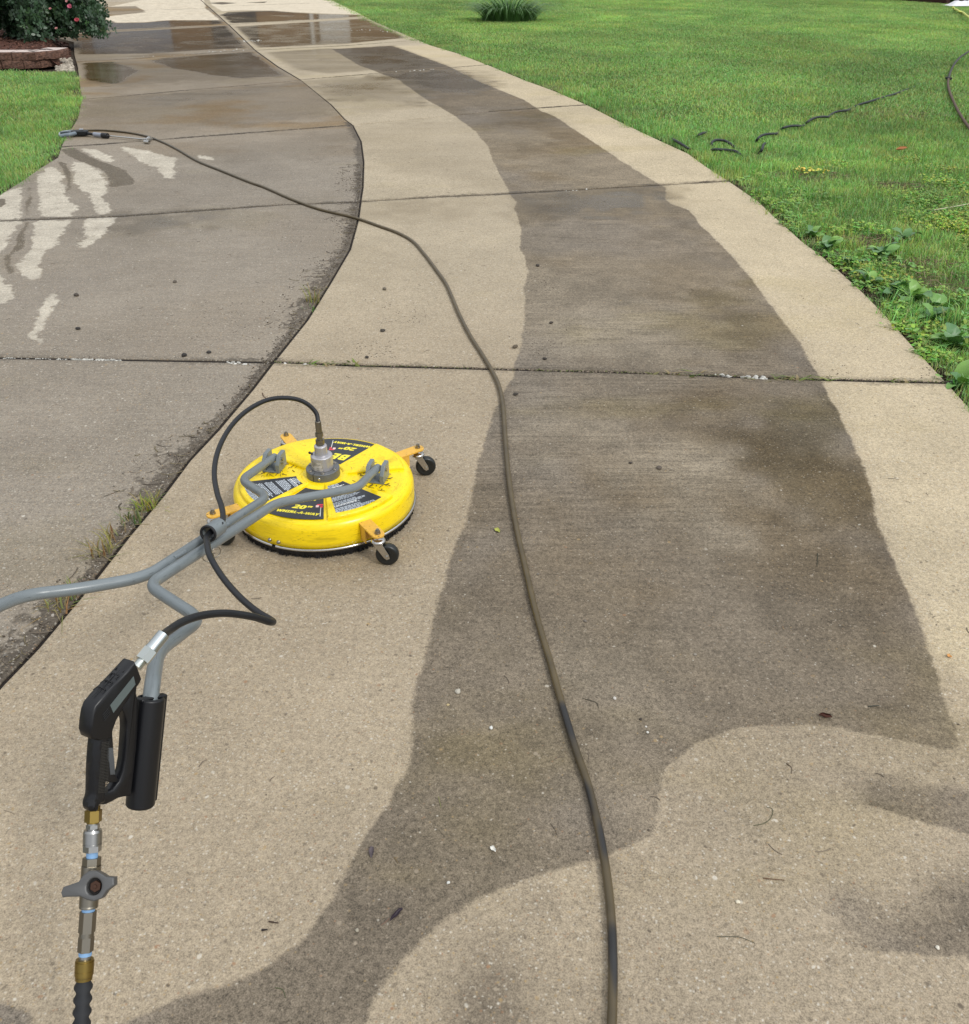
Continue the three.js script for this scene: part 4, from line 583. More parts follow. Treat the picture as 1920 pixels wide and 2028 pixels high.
// ---------------------------------------------------------------- trees behind the house, outside the frame: their dark crowns stand in the wet concrete
{
  const tl = new THREE.CircleGeometry(0.26, 6); tl.scale(1, 0.6, 1); tl.setAttribute('color', new THREE.BufferAttribute(new Float32Array(tl.attributes.position.count * 3).fill(1), 3));
  const bark = mat(rgb(88, 76, 64, 0.8), 0.9), spots = [[-33, -50, 1.05, 'broad tree behind the house, leftmost of the row'], [-24, -55, 1.2, 'tall tree behind the left end of the house'], [-15, -53, 0.95, 'round tree behind the left half of the house roof'], [-6, -56, 1.25, 'tallest tree behind the middle of the house'], [3, -52, 1.0, 'tree behind the right end of the house'], [12, -54, 1.1, 'broad tree right of the house'], [22, -50, 0.9, 'rightmost tree of the row behind the house']];
  let first = null;
  for (const [x, z, s, label] of spots) {
    let t;
    if (!first) {
      t = first = thing('tree', label, 'tree', V(0, 0, 0), 0, 'trees behind the house');
      const limbs = [tubeGeo(smoothPath([V(0, 0, 0), V(0.1, 2, 0), V(0, 4.5, 0.1), V(0.1, 7, 0)]).getPoints(12), (u) => 0.3 * (1.1 - u * 0.85), 9)]; const balls = [];
      for (let k = 0; k < 13; k++) { const a = k * 2.4, h = 2.2 + k * 0.42, r = 2.6 * (1 - 0.055 * k), e = V(Math.cos(a) * r, h + 1.3, Math.sin(a) * r); limbs.push(tubeGeo([V(0, h, 0), V(Math.cos(a) * r * 0.5, h + 0.5, Math.sin(a) * r * 0.5), e], (u) => 0.1 * (1.1 - u), 6)); balls.push([e, rr(1.0, 1.6)]); }
      add(t, 'trunk', limbs, bark);
      const l = []; for (let k = 0; k < 3600; k++) { const [c, r] = pick(balls), d = V(rr(-1, 1), rr(-0.8, 0.8), rr(-1, 1)); if (d.length() > 1) continue; const g = rr(0.6, 1.4); l.push([TRS(c.clone().addScaledVector(d, r), new THREE.Euler(rr(-1.4, 1.4), rr(0, 6.3), 0), rr(0.6, 1.2)), new THREE.Color().setRGB(0.05 * g, 0.085 * g, 0.028 * g)]); }
      instanced(t, 'crown', tl, leafMat, l, true);
    } else { t = first.clone(); t.name = numbered('tree'); scene.add(t); t.userData = { label, category: 'tree', group: 'trees behind the house' }; t.rotation.y = x; }
    t.position.set(x, -0.03, z); t.scale.setScalar(s);
  }
}
// ---------------------------------------------------------------- the house at the end of the drive, outside the frame: the wet slabs mirror its front
{
  const h = thing('house', 'single storey tan brick house beyond the end of the driveway', 'house', V(-8, 0, -42));
  const brick = mat(rgb(150, 124, 98, 0.8), 0.9), white = mat(rgb(160, 162, 168, 0.75), 0.6), dark = mat(rgb(66, 56, 48, 0.8), 0.7), roofM = mat(rgb(92, 84, 78, 0.8), 0.9), trim = mat(rgb(226, 222, 214, 0.8), 0.6);
  const wl = add(h, 'wall', box(24, 3.1, 8), brick); wl.position.set(0, 1.55, -4);
  const put = (n, w, hh, x, y, m, d = 0.12) => { const o = add(h, n, box(w, hh, d), m); o.position.set(x, y, d / 2 - 0.02); return o; };
  const gd = put('garage_door', 3.2, 2.5, -6.2, 1.25, white); for (let i = 0; i < 4; i++) { const q = add(gd, 'panel', box(3.0, 0.54, 0.04), white); q.position.set(0, -0.94 + i * 0.62, 0.08); }
  put('door', 1.1, 2.5, -9.2, 1.25, dark); put('downspout', 0.14, 3, 1.1, 1.5, trim); put('door', 1.2, 2.3, 2, 1.15, trim); put('window', 1.8, 1.3, 5.5, 1.7, mat(rgb(60, 66, 72, 0.8), 0.1)); put('window', 1.8, 1.3, -2, 1.7, mat(rgb(60, 66, 72, 0.8), 0.1));
  const sh = new THREE.Shape([new THREE.Vector2(-0.6, 0), new THREE.Vector2(8.6, 0), new THREE.Vector2(4, 2.6)]), rg = new THREE.ExtrudeGeometry(sh, { depth: 25, bevelEnabled: false }); rg.rotateY(Math.PI / 2); rg.translate(-12.5, 3.1, 0);
  add(h, 'roof', rg, roofM);
}

// ---------------------------------------------------------------- the surface cleaner
const DX = -0.4967, DZ = -2.497, HT = 0.1237, TURN = -11.6 * Math.PI / 180;
const scuff = noiseTex(512, (i, j) => { const sp = smooth(0.86, 0.92, vn(i / 2.3 + 70, j / 2.3)) * smooth(0.45, 0.7, fbm(i / 60 + 5, j / 60)) + smooth(0.9, 0.94, vn(i / 5 + 20, j / 1.6 + 7)) * 0.5; if (sp > 0.01) { const q = 1 - 0.55 * Math.min(1, sp); return [255 * q, 250 * q, 240 * q]; } const k = 1 - 0.13 * smooth(0.6, 0.85, fbm(i / 30, j / 30)) - 0.05 * vn(i / 3, j / 3); return [255 * k, 255 * k, 250 * k]; }, true);
const scuffR = noiseTex(256, (i, j) => 0.62 + 0.35 * fbm(i / 18, j / 18), false);
const YEL = new THREE.MeshPhysicalMaterial({ color: rgb(255, 222, 16, 1.0), roughness: 0.36, map: scuff, roughnessMap: scuffR, side: THREE.DoubleSide });
const AMB = mat(rgb(244, 190, 78, 0.85), 0.45, 0, { map: scuff, roughnessMap: scuffR });
const greyTex = noiseTex(256, (i, j) => { const k = 0.9 + 0.16 * (fbm(i / 26, j / 26) - 0.5) - (vn(i / 5 + 8, j / 5) > 0.9 ? 0.12 : 0) ; return [255 * k, 255 * k, 255 * k]; }, true);
const GREY = mat(rgb(138, 147, 151, 0.85), 0.42, 0, { map: greyTex, roughnessMap: scuffR });
const ALU = mat(rgb(196, 194, 198, 0.85), 0.4, 0.6), CHROME = mat(rgb(210, 208, 204, 0.85), 0.22, 1), STEEL = mat(rgb(165, 160, 150, 0.85), 0.34, 1), BLACK = mat(rgb(14, 15, 19), 0.4), RUB = mat(rgb(20, 20, 23), 0.6), BRASS = mat(rgb(150, 128, 72, 0.95), 0.38, 1), NICK = mat(rgb(150, 144, 132, 0.85), 0.36, 1);
const cleaner = thing('surface_cleaner', 'yellow round wheeled surface cleaner with grey tube handle on concrete', 'surface cleaner', V(DX, 0, DZ), TURN);
{
  const c = cleaner;
  const deck = add(c, 'deck', lathe([[0.262, 0.036], [0.2767, 0.0365], [0.2772, 0.055], [0.2767, 0.088], [0.2745, 0.1], [0.269, 0.1105], [0.261, 0.1165], [0.25, 0.1185], [0.235, 0.1192], [0.06, 0.1207], [0, 0.1207]], 96), YEL);
  // raised fields of the moulded top: two at the back, two under the labels at the front
  const sector = (a0, a1, r0, r1) => { const s = new THREE.Shape(), D = Math.PI / 180; const P = (a, r) => [Math.sin(a * D) * r, Math.cos(a * D) * r]; const n = 20; s.moveTo(...P(a0, r0)); for (let i = 0; i <= n; i++) s.lineTo(...P(a0 + (a1 - a0) * i / n, r1)); for (let i = 0; i <= 8; i++) s.lineTo(...P(a1 + (a0 - a1) * i / 8, r0)); return s; };
  const pad = (a0, a1, r0, r1, h = 0.0105) => { const g = new THREE.ExtrudeGeometry(sector(a0, a1, r0, r1), { depth: h - 0.001, bevelEnabled: true, bevelThickness: 0.007, bevelSize: 0.009, bevelOffset: -0.007, bevelSegments: 5 }); g.rotateX(-Math.PI / 2); g.translate(0, 0.1145, 0); return toCreasedNormals(g, 0.7); };
  for (const [a0, a1, r0, r1] of [[24, 68, 0.06, 0.247], [-68, -24, 0.06, 0.247], [108, 157, 0.066, 0.254], [203, 252, 0.066, 0.254]]) add(deck, 'raised_field', pad(a0, a1, r0, r1), YEL);
  const hubRing = add(deck, 'hub_ring', lathe([[0.079, 0.1195], [0.074, 0.124], [0.066, 0.1262], [0.05, 0.1265], [0, 0.1265]], 64), YEL);
  // printed decals: one plan drawing, 0.54 m wide, cut into the sheets
  const S = 1024, W = 0.54, decalTex = canvasTex(S, S, (q) => {
    q.fillStyle = '#31343a'; q.fillRect(0, 0, S, S); const m = S / W;
    q.fillStyle = 'rgba(255,255,255,0.05)'; for (let i = 0; i < 500; i++) q.fillRect(rnd() * S, rnd() * S, 1 + rnd() * 3, 1 + rnd() * 2);
    for (const back of [false, true]) {       // both read with their head towards the hub
      q.save(); q.translate(S / 2, S / 2); if (back) q.rotate(Math.PI + 0.09);
      q.fillStyle = '#f2e23a'; q.textAlign = 'center'; q.textBaseline = 'middle';
      q.save(); q.transform(1, 0, -0.22, 1, 0, 0.128 * m); q.font = 'bold 92px sans-serif'; q.lineWidth = 5; q.strokeStyle = '#f2e23a'; q.fillText('BE', 6, 0); q.strokeText('BE', 6, 0); q.restore();
      q.save(); q.transform(1.35, 0, -0.25, 1, 0, 0.187 * m); q.font = 'bold 50px sans-serif'; q.lineWidth = 3; q.strokeStyle = '#f2e23a'; q.fillText('20"', 4, 0); q.strokeText('20"', 4, 0); q.restore();
      q.save(); q.transform(1.18, 0, -0.22, 1, 0, 0.2165 * m); q.font = 'bold 31px sans-serif'; q.lineWidth = 2; q.strokeStyle = '#f2e23a'; q.fillText('WHIRL-A-WAY', 0, 0); q.strokeText('WHIRL-A-WAY', 0, 0); q.restore();
      q.rotate(-0.31); q.fillStyle = '#e8e6e0'; q.fillRect(-4, 0.186 * m, 4, 0.05 * m); q.fillStyle = '#d8384c'; q.fillRect(-24, 0.168 * m, 34, 14); q.fillRect(-6, 0.178 * m, 14, 18); q.fillStyle = '#f0c9c6'; q.fillRect(-30, 0.173 * m, 17, 22);
      q.restore();
    }
    for (const s of [-1, 1]) {      // two warning labels of fine white print, lines square to the radius
      q.save(); q.translate(S / 2, S / 2); q.rotate(s * -42.5 * Math.PI / 180);
      for (let i = 0; i < 34; i++) {
        const y = (0.082 + i * 0.0047) * m, half = Math.tan(19 * Math.PI / 180) * y * 0.9; if (i % 7 === 6 || (i > 13 && i < 15)) continue;
        q.fillStyle = i % 11 === 3 ? '#f6f6f2' : '#ccd4dc'; let x = -half + rnd() * 10; const end = half - rnd() * half * 0.7;
        while (x < end) { const w = 6 + rnd() * 20; q.fillRect(x, y, Math.min(w, end - x), i % 11 === 3 ? 6.4 : 5.4); x += w + 3.5; }
      }
      q.restore();
    }
  });
  decalTex.flipY = true;
  const decalMat = mat(0xffffff, 0.5, 0, { map: decalTex });
  const decal = (a0, a1, r0, r1, y, t) => {
    const g = new THREE.ExtrudeGeometry(sector(a0, a1, r0, r1), { depth: 0.0006, bevelEnabled: false }); g.rotateX(-Math.PI / 2); g.translate(0, y, 0);
    const p = g.attributes.position, uv = g.attributes.uv; for (let i = 0; i < p.count; i++) uv.setXY(i, p.getX(i) / W + 0.5, 0.5 - p.getZ(i) / W);
    add(deck, 'decal', g, decalMat, t);
  };
  decal(-21.5, 21.5, 0.085, 0.248, 0.1212, 'charcoal back decal with yellow lettering turned away'); decal(160, 200, 0.084, 0.25, 0.1212, 'charcoal front decal with yellow lettering');
  decal(115, 151.5, 0.082, 0.24, 0.13115, 'dark label of fine white print on the right'); decal(208.5, 245, 0.082, 0.24, 0.13115, 'dark label of fine white print on the left');
  // steel band above the brush, with a gap and two rivets
  const band = lathe([[0.2745, 0.0285], [0.2805, 0.029], [0.2825, 0.0325], [0.2805, 0.036], [0.2775, 0.0365]], 90, 0.02, 6.243); band.rotateY(-0.02 + Math.atan2(-0.055, 0.27)); add(c, 'band', band, CHROME);
  for (const a of [-0.27, -0.16]) add(deck, 'rivet', align(lathe([[0, 0.007], [0.004, 0.006], [0.006, 0.002], [0.006, 0]], 14), V(Math.sin(a), 0, Math.cos(a)), V(Math.sin(a) * 0.277, 0.05, Math.cos(a) * 0.277)), STEEL);
  // brush skirt: a dense ring of bristles on a rubber ring
  const br = [lathe([[0.262, 0.03], [0.2735, 0.029], [0.2725, 0.012], [0.26, 0.01]], 80)];
  for (let k = 0; k < 1500; k++) { const a = rr(0, 6.2832), r = rr(0.262, 0.274), l = rr(0.024, 0.0285), b = box(0.0022, l, 0.0022); b.rotateX(rr(-0.18, 0.28)); b.rotateZ(rr(-0.25, 0.25)); b.rotateY(a); b.translate(Math.sin(a) * r, 0.0295 - l / 2, Math.cos(a) * r); br.push(b); }
  add(c, 'brush_skirt', br, RUB);
  // swivel: flange, body, neck and hex fitting
  const fl = add(c, 'flange', lathe([[0.033, 0.126], [0.051, 0.126], [0.0515, 0.1275], [0.0515, 0.1505], [0.0495, 0.1525], [0.034, 0.1525]], 48), mat(rgb(118, 120, 122, 0.8), 0.42, 0.35));
  for (let k = 0; k < 6; k++) { const a = k * 1.047 + 0.35, s = add(fl, 'screw', lathe([[0, 0.0015], [0.0028, 0.0015], [0.003, 0.0028], [0.0052, 0.003], [0.0058, 0.0015], [0.0058, 0]], 16), STEEL); s.position.set(Math.sin(a) * 0.0425, 0.1525, Math.cos(a) * 0.0425); }
  { const g = box(0.0014, 0.0265, 0.012); g.translate(0, 0.1395, 0.0462); g.rotateY(-0.25); add(fl, 'split', g, BLACK); const s = align(lathe([[0, 0.003], [0.004, 0.003], [0.0045, 0]], 6), V(0, 0, 1), V(0, 0.139, 0.0514)); s.rotateY(0.12); add(fl, 'clamp_screw', s, CHROME); }
  add(c, 'swivel_body', lathe([[0, 0.198], [0.027, 0.198], [0.0325, 0.1965], [0.0335, 0.194], [0.0335, 0.153], [0.032, 0.1525]], 48), ALU);
  { const g = lathe([[0.03375, 0.156], [0.0338, 0.186]], 24, 0, 1.5); g.rotateY(-1.1); add(c, 'worn_sticker', g, mat(noiseTexColor(), 0.7, 0, { map: stickTex() })); }
  add(c, 'neck', lathe([[0, 0.231], [0.013, 0.231], [0.0185, 0.2285], [0.0195, 0.226], [0.0195, 0.2], [0.021, 0.198]], 40), ALU);
  add(c, 'grease_nipple', align(lathe([[0, 0.014], [0.003, 0.013], [0.0045, 0.009], [0.003, 0.006], [0.004, 0.003], [0.004, 0]], 12), V(-0.85, 0.4, 0.2), V(-0.0255, 0.199, 0.006)), BLACK);
  add(c, 'hex_fitting', [cyl(0.0135, 0.0135, 0.016, 6).translate(0, 0.241, 0), cyl(0.0085, 0.0085, 0.012, 18).translate(0, 0.254, 0), cyl(0.0122, 0.0122, 0.014, 6).translate(0, 0.2655, 0)].map((g) => toCreasedNormals(g.toNonIndexed(), 0.4)), NICK);
  add(c, 'hose_ferrule', lathe([[0, 0.31], [0.0085, 0.31], [0.0095, 0.308], [0.0095, 0.2735], [0.0085, 0.2725]], 24), NICK);
  { const cl = [], n = 70; for (let k = 0; k < n; k++) { const s = rnd() < 0.55 ? -1 : 1, x = s * rr(0.1, 0.21), z = rr(-0.06, 0.05), L = rr(0.006, 0.022), g = tubeGeo([V(-L / 2, 0, 0), V(0, 0.001, rr(-0.003, 0.003)), V(L / 2, 0, 0)], rr(0.0005, 0.0012), 5); g.rotateY(rr(0, 6.3)); g.translate(x, 0.1208 + 0.0008, z); cl.push(g); }
    add(c, 'clippings', cl, mat(rgb(92, 70, 42, 0.8), 0.8)).userData.kind = 'stuff'; }
  // four casters on amber arms
  for (const a of [40, -41, 135, -134]) {
    const D = a * Math.PI / 180, arm = new THREE.Group(); arm.name = 'caster'; arm.rotation.y = -D; c.add(arm);
    const s = new THREE.Shape(); s.moveTo(-0.0185, 0.25); s.lineTo(-0.0185, 0.353); s.absarc(0, 0.353, 0.0185, Math.PI, 0, true); s.lineTo(0.0185, 0.25); s.closePath();
    const g = new THREE.ExtrudeGeometry(s, { depth: 0.004, bevelEnabled: true, bevelThickness: 0.001, bevelSize: 0.001, bevelSegments: 2 }); g.rotateX(-Math.PI / 2); g.translate(0, 0.0975, 0);
    const leg = box(0.037, 0.055, 0.005, 0.001).translate(0, 0.071, -0.2795), lip = box(0.004, 0.05, 0.03, 0.001).translate(-0.0165, 0.073, -0.292), lip2 = box(0.004, 0.05, 0.03, 0.001).translate(0.0165, 0.073, -0.292);
    add(arm, 'bracket', [g, leg, lip, lip2], AMB);
    add(arm, 'nut', [cyl(0.0085, 0.0085, 0.004, 24).translate(0, 0.1045, -0.353), cyl(0.0078, 0.0072, 0.007, 6).translate(0, 0.11, -0.353), cyl(0.0042, 0.004, 0.006, 14).translate(0, 0.1145, -0.353)], STEEL);
    const sw = { 40: 1.9, '-41': -0.6, 135: 1.72, '-134': 1.5 }[a], f = new THREE.Group(); f.name = 'fork_and_wheel'; f.position.set(0, 0, -0.353); f.rotation.y = D + sw;
    add(arm, 'swivel_race', [lathe([[0.006, 0.097], [0.006, 0.086], [0.016, 0.0845], [0.0205, 0.081], [0.0215, 0.0775], [0.0195, 0.074], [0.012, 0.0735]], 30).translate(0, 0, -0.353)], CHROME);
    const fs = new THREE.Shape([[-0.012, 0.076], [0.012, 0.076], [0.03, 0.04], [0.032, 0.028], [0.024, 0.024], [0.017, 0.03]].map((p) => new THREE.Vector2(...p)));
    const plates = []; for (const k of [-1, 1]) { const q = new THREE.ExtrudeGeometry(fs, { depth: 0.0022, bevelEnabled: true, bevelThickness: 0.0005, bevelSize: 0.0008, bevelSegments: 2 }); q.rotateY(-Math.PI / 2); q.translate(k * 0.0155 + 0.001, 0, 0); plates.push(q); }
    plates.push(box(0.034, 0.003, 0.026, 0.001).translate(0, 0.0755, 0.002), align(cyl(0.0045, 0.0045, 0.042, 12), V(1, 0, 0), V(0, 0.0335, 0.024)));
    const R = new THREE.Matrix4().makeRotationY(D + sw).setPosition(0, 0, -0.353);
    const fork = add(arm, 'fork', plates, CHROME); fork.geometry.applyMatrix4(R);
    const wp = [[0.006, -0.011], [0.02, -0.011], [0.0225, -0.0125], [0.028, -0.0125], [0.0318, -0.0105], [0.0335, -0.006], [0.0337, 0], [0.0335, 0.006], [0.0318, 0.0105], [0.028, 0.0125], [0.0225, 0.0125], [0.02, 0.011], [0.006, 0.011]];
    const wh = add(arm, 'wheel', align(lathe(wp, 36), V(1, 0, 0), V(0, 0.0337, 0.024)), mat(rgb(26, 29, 28), 0.35)); wh.geometry.applyMatrix4(R);
  }
}
function noiseTexColor() { return new THREE.Color(1, 1, 1); }
function stickTex() { return noiseTex(128, (i, j) => { const k = smooth(0.35, 0.7, fbm(i / 22, j / 22)); return [140 + 50 * k, 136 + 48 * k, 128 + 46 * k]; }, true); }

// handle: the lower part lies in one plane through the two hinges, rising 15 degrees towards the operator
const hinge = { L: cleaner.localToWorld(V(-0.168, HT + 0.034, -0.016)), R: cleaner.localToWorld(V(0.168, HT + 0.034, -0.016)) };
const hAx = hinge.R.clone().sub(hinge.L).normalize(), hUp = V(-hAx.z, 0, hAx.x).multiplyScalar(hAx.x > 0 ? 1 : -1).multiplyScalar(Math.cos(15 * Math.PI / 180)).add(V(0, Math.sin(15 * Math.PI / 180), 0)), hN = hAx.clone().cross(hUp).normalize();
const hp = (x, y, o = hinge.L) => onPlane(x, y, o, hN);
// plane of the trigger gun, found from its outline: U along the barrel, Vg down the grip, Wg towards the camera's right
const gunO = pz(190, 1450, 1.32), gR = V(1, 0, 0), gU = V(0, cP, -sP), gF = V(0, -sP, -cP);
const axU = gR.clone().multiplyScalar(0.08).addScaledVector(gU, 0.074).addScaledVector(gF, 0.12).normalize();
const axV0 = gR.clone().multiplyScalar(-0.012).addScaledVector(gU, -0.11).addScaledVector(gF, 0.01).normalize();
const axW = axU.clone().cross(axV0).normalize(); if (axW.x < 0) axW.negate();
const axV = axW.clone().cross(axU).normalize(); if (axV.dot(axV0) < 0) axV.negate();
const gunUV = (x, y, off = 0) => { const o = gunO.clone().addScaledVector(axW, off), p = onPlane(x, y, o, axW).sub(o); return [p.dot(axU), p.dot(axV)]; };
const gunP = (u, v, w = 0) => gunO.clone().addScaledVector(axU, u).addScaledVector(axV, v).addScaledVector(axW, w);
const zg = (x, y) => [130 + x / 5.83, 1280 + y / 5.83];       // pixel of the gun's close-up
const gunAt = (x, y, w = 0) => { const [u, v] = gunUV(...zg(x, y), w); return gunP(u, v, w); };
const gripTop = gunAt(985, 590, -0.014), gripEnd = gunAt(862, 1840, -0.014);
{
  const TR = 0.0122;
  const L = [hinge.L.clone().addScaledVector(hUp, -0.012), hp(478, 951), hp(531, 984.5), hp(289, 1143), hp(150, 1167.5), hp(50, 1178)];
  L.push(pz(-30, 1212, 1.7), pz(-160, 1330, 1.45), pz(-230, 1520, 1.22));
  const o2 = hinge.L;
  const R = [hinge.R.clone().addScaledVector(hUp, -0.012), hp(708, 966), hp(549, 995.5), hp(294, 1159), hp(392, 1226)];
  const dir = gripEnd.clone().sub(gripTop).normalize();
  const knee = hp(397, 1226), corner = pz(312, 1290, mixn(proj(knee)[2], proj(gripTop)[2], 0.6));
  const merged = smoothPath(bentPath([...R.slice(0, -1), knee, corner, gripTop.clone().addScaledVector(dir, -0.01), gripTop.clone().addScaledVector(dir, 0.12)], 0.042)).getPoints(220);
  addW(cleaner, 'handle_tube', tubeGeo(bentPath(L, 0.05), TR, 18), GREY, 'left handle tube ending in the left handlebar');
  addW(cleaner, 'handle_tube', tubeGeo(merged, TR, 18), GREY, 'right handle tube ending in the trigger grip');
  // weld beads between the two tubes
  for (const [x, y] of [[430, 1056], [345, 1111]]) { const a = hp(x, y), b = hp(x + 22, y - 13); addW(cleaner, 'weld', rod(a.addScaledVector(hN, hN.y > 0 ? 0.006 : -0.006), b.addScaledVector(hN, hN.y > 0 ? 0.006 : -0.006), 0.006, 10), GREY); }
  // hinge clevises on the deck
  for (const s of [-1, 1]) {
    const cv = new THREE.Group(); cv.name = 'hinge_bracket'; cv.position.set(s * 0.168, HT - 0.003, -0.016); cleaner.add(cv);
    for (const k of [-1, 1]) { const p = new THREE.Shape([[-0.031, 0], [0.027, 0], [0.027, 0.026], [0.006, 0.05], [-0.029, 0.05], [-0.031, 0.046]].map((q) => new THREE.Vector2(...q))), g = new THREE.ExtrudeGeometry(p, { depth: 0.01, bevelEnabled: true, bevelThickness: 0.0015, bevelSize: 0.0015, bevelSegments: 2 }); g.rotateY(-Math.PI / 2); g.translate(k * 0.0225 + 0.005, 0.001, 0); add(cv, 'plate', g, GREY); }
    add(cv, 'base', box(0.056, 0.005, 0.058, 0.001).translate(0, 0.0025, 0), GREY);
    add(cv, 'pin', align(cyl(0.005, 0.005, 0.066, 14), V(1, 0, 0), V(0, 0.036, 0)), STEEL);
    if (s < 0) { const r = new THREE.TorusGeometry(0.011, 0.0011, 8, 28); r.rotateX(0.9); r.translate(0.042, 0.026, 0.008); add(cv, 'ring', r, STEEL); }
  }
  // hose guide welded on the handle
  const e = pz(411, 1058, proj(hp(411, 1076))[2] - 0.045), f = pz(437, 1040, proj(hp(437, 1060))[2] - 0.045), ax = f.clone().sub(e), len = 0.052; ax.normalize();
  const ring = lathe([[0.0155, -len / 2], [0.019, -len / 2], [0.0195, -len / 2 + 0.001], [0.0195, len / 2 - 0.001], [0.019, len / 2], [0.0155, len / 2], [0.0155, -len / 2]], 30); align(ring, ax, e.clone().add(f).multiplyScalar(0.5));
  addW(cleaner, 'hose_guide', ring, GREY);
  const grom = new THREE.TorusGeometry(0.0172, 0.0032, 10, 30); align(grom, ax, e.clone().add(f).multiplyScalar(0.5).addScaledVector(ax, -len / 2 - 0.001), V(0, 0, 1)); addW(cleaner, 'grommet', grom, RUB);
  const pr = new THREE.TorusGeometry(0.0125, 0.0011, 8, 30); pr.rotateY(0.9); const pc = pz(428, 1094, proj(hp(424, 1082))[2]); pr.translate(pc.x, pc.y, pc.z); addW(cleaner, 'pin_ring', pr, STEEL);
  const pr2 = new THREE.TorusGeometry(0.012, 0.0011, 8, 30); pr2.rotateY(0.5); const pc2 = pz(413, 1103, proj(hp(424, 1082))[2] - 0.01); pr2.translate(pc2.x, pc2.y, pc2.z); addW(cleaner, 'pin_ring', pr2, STEEL);
  // grip sleeve: two black shells with a screw flange down the right side
  const mid = gripTop.clone().add(gripEnd).multiplyScalar(0.5), gl = gripTop.distanceTo(gripEnd);
  const sl = lathe([[0.0135, -gl / 2], [0.0195, -gl / 2], [0.0215, -gl / 2 + 0.003], [0.0215, gl / 2 - 0.003], [0.0195, gl / 2], [0.0145, gl / 2], [0.0138, gl / 2 - 0.02]], 34); align(sl, gripTop.clone().sub(gripEnd), mid);
  addW(cleaner, 'grip_sleeve', sl, BLACK);
  const fg = new RoundedBoxGeometry(0.049, gl, 0.013, 3, 0.003); const M = new THREE.Matrix4().makeBasis(...(() => { const y = gripTop.clone().sub(gripEnd).normalize(), x = axU.clone().addScaledVector(y, -axU.dot(y)).normalize(); return [x, y, x.clone().cross(y)]; })()); fg.applyMatrix4(M); const fc = mid.clone().addScaledVector(axU, 0.004); fg.translate(fc.x, fc.y, fc.z);
  addW(cleaner, 'sleeve_flange', fg, BLACK);
  for (const [x, y] of [[1098, 690], [1048, 1160], [998, 1635], [878, 1660], [845, 1775]]) { const g = align(lathe([[0, 0.002], [0.003, 0.0022], [0.0042, 0.0014], [0.0044, -0.002]], 12), axW, gunAt(x - 12, y, -0.0062)); addW(cleaner, 'screw', g, STEEL); }
}
// whip hose from the swivel through the guide to the gun
{
  const top = cleaner.localToWorld(V(0, 0.305, 0)), zt = proj(top)[2], zr = proj(hp(425, 1066))[2] - 0.045, zG = proj(gunAt(845, 215, -0.013))[2];
  const px = [[631, 837, 0], [627.5, 820, 0.0], [613, 803, 0.02], [592, 792, 0.05], [560, 788, 0.1], [528, 793, 0.16], [493, 811, 0.24], [464, 837, 0.33], [440, 874, 0.45], [428, 909, 0.55], [425, 941, 0.64], [431, 978, 0.76], [439, 1002, 0.85], [442, 1022, 0.92], [437, 1040, 1], [424, 1049, 1.02], [412, 1060, 1.05]];
  const pts = px.map(([x, y, t]) => t === 0 && y === 837 ? top : pz(x, y, mixn(zt, zr, t)));
  for (const [x, y, z] of [[411, 1078, 2.02], [415, 1098, 1.98], [426, 1120, 1.95], [448, 1152, 1.9], [480, 1187, 1.84], [512, 1213, 1.79], [534, 1226, 1.76], [541, 1231.5, 1.73], [534, 1231.5, 1.70], [520, 1227, 1.68], [499, 1221, 1.65], [448, 1214.5, 1.6], [400, 1219, 1.55], [361, 1232, 1.5], [336, 1248, 1.46], [322, 1259, zG + 0.03]]) pts.push(pz(x, y, z));
  const whip = addW(cleaner, 'whip_hose', tubeGeo(smoothPath(pts).getPoints(260), 0.0068, 14), mat(rgb(22, 24, 29), 0.45, 0, { bumpMap: noiseTex(64, (i, j) => vn(i / 2, j / 2), false), bumpScale: 0.0006 }));
  const a = pz(322, 1259, zG + 0.03), b = gunAt(845, 215, -0.013), d = b.clone().sub(a), L = d.length(), at = (t) => a.clone().addScaledVector(d, t);
  addW(cleaner, 'whip_ferrule', [rod(at(-0.05), at(0.47), 0.0098, 20), rod(at(0.43), at(0.5), 0.0104, 20)], mat(rgb(205, 212, 214, 0.85), 0.32, 1));
  addW(cleaner, 'whip_nut', [rod(at(0.5), at(0.86), 0.0115, 6), rod(at(0.47), at(0.53), 0.0085, 16), rod(at(0.84), at(1.08), 0.0072, 16)].map((g) => toCreasedNormals(g.toNonIndexed(), 0.4)), mat(rgb(205, 210, 206, 0.85), 0.3, 1));
}

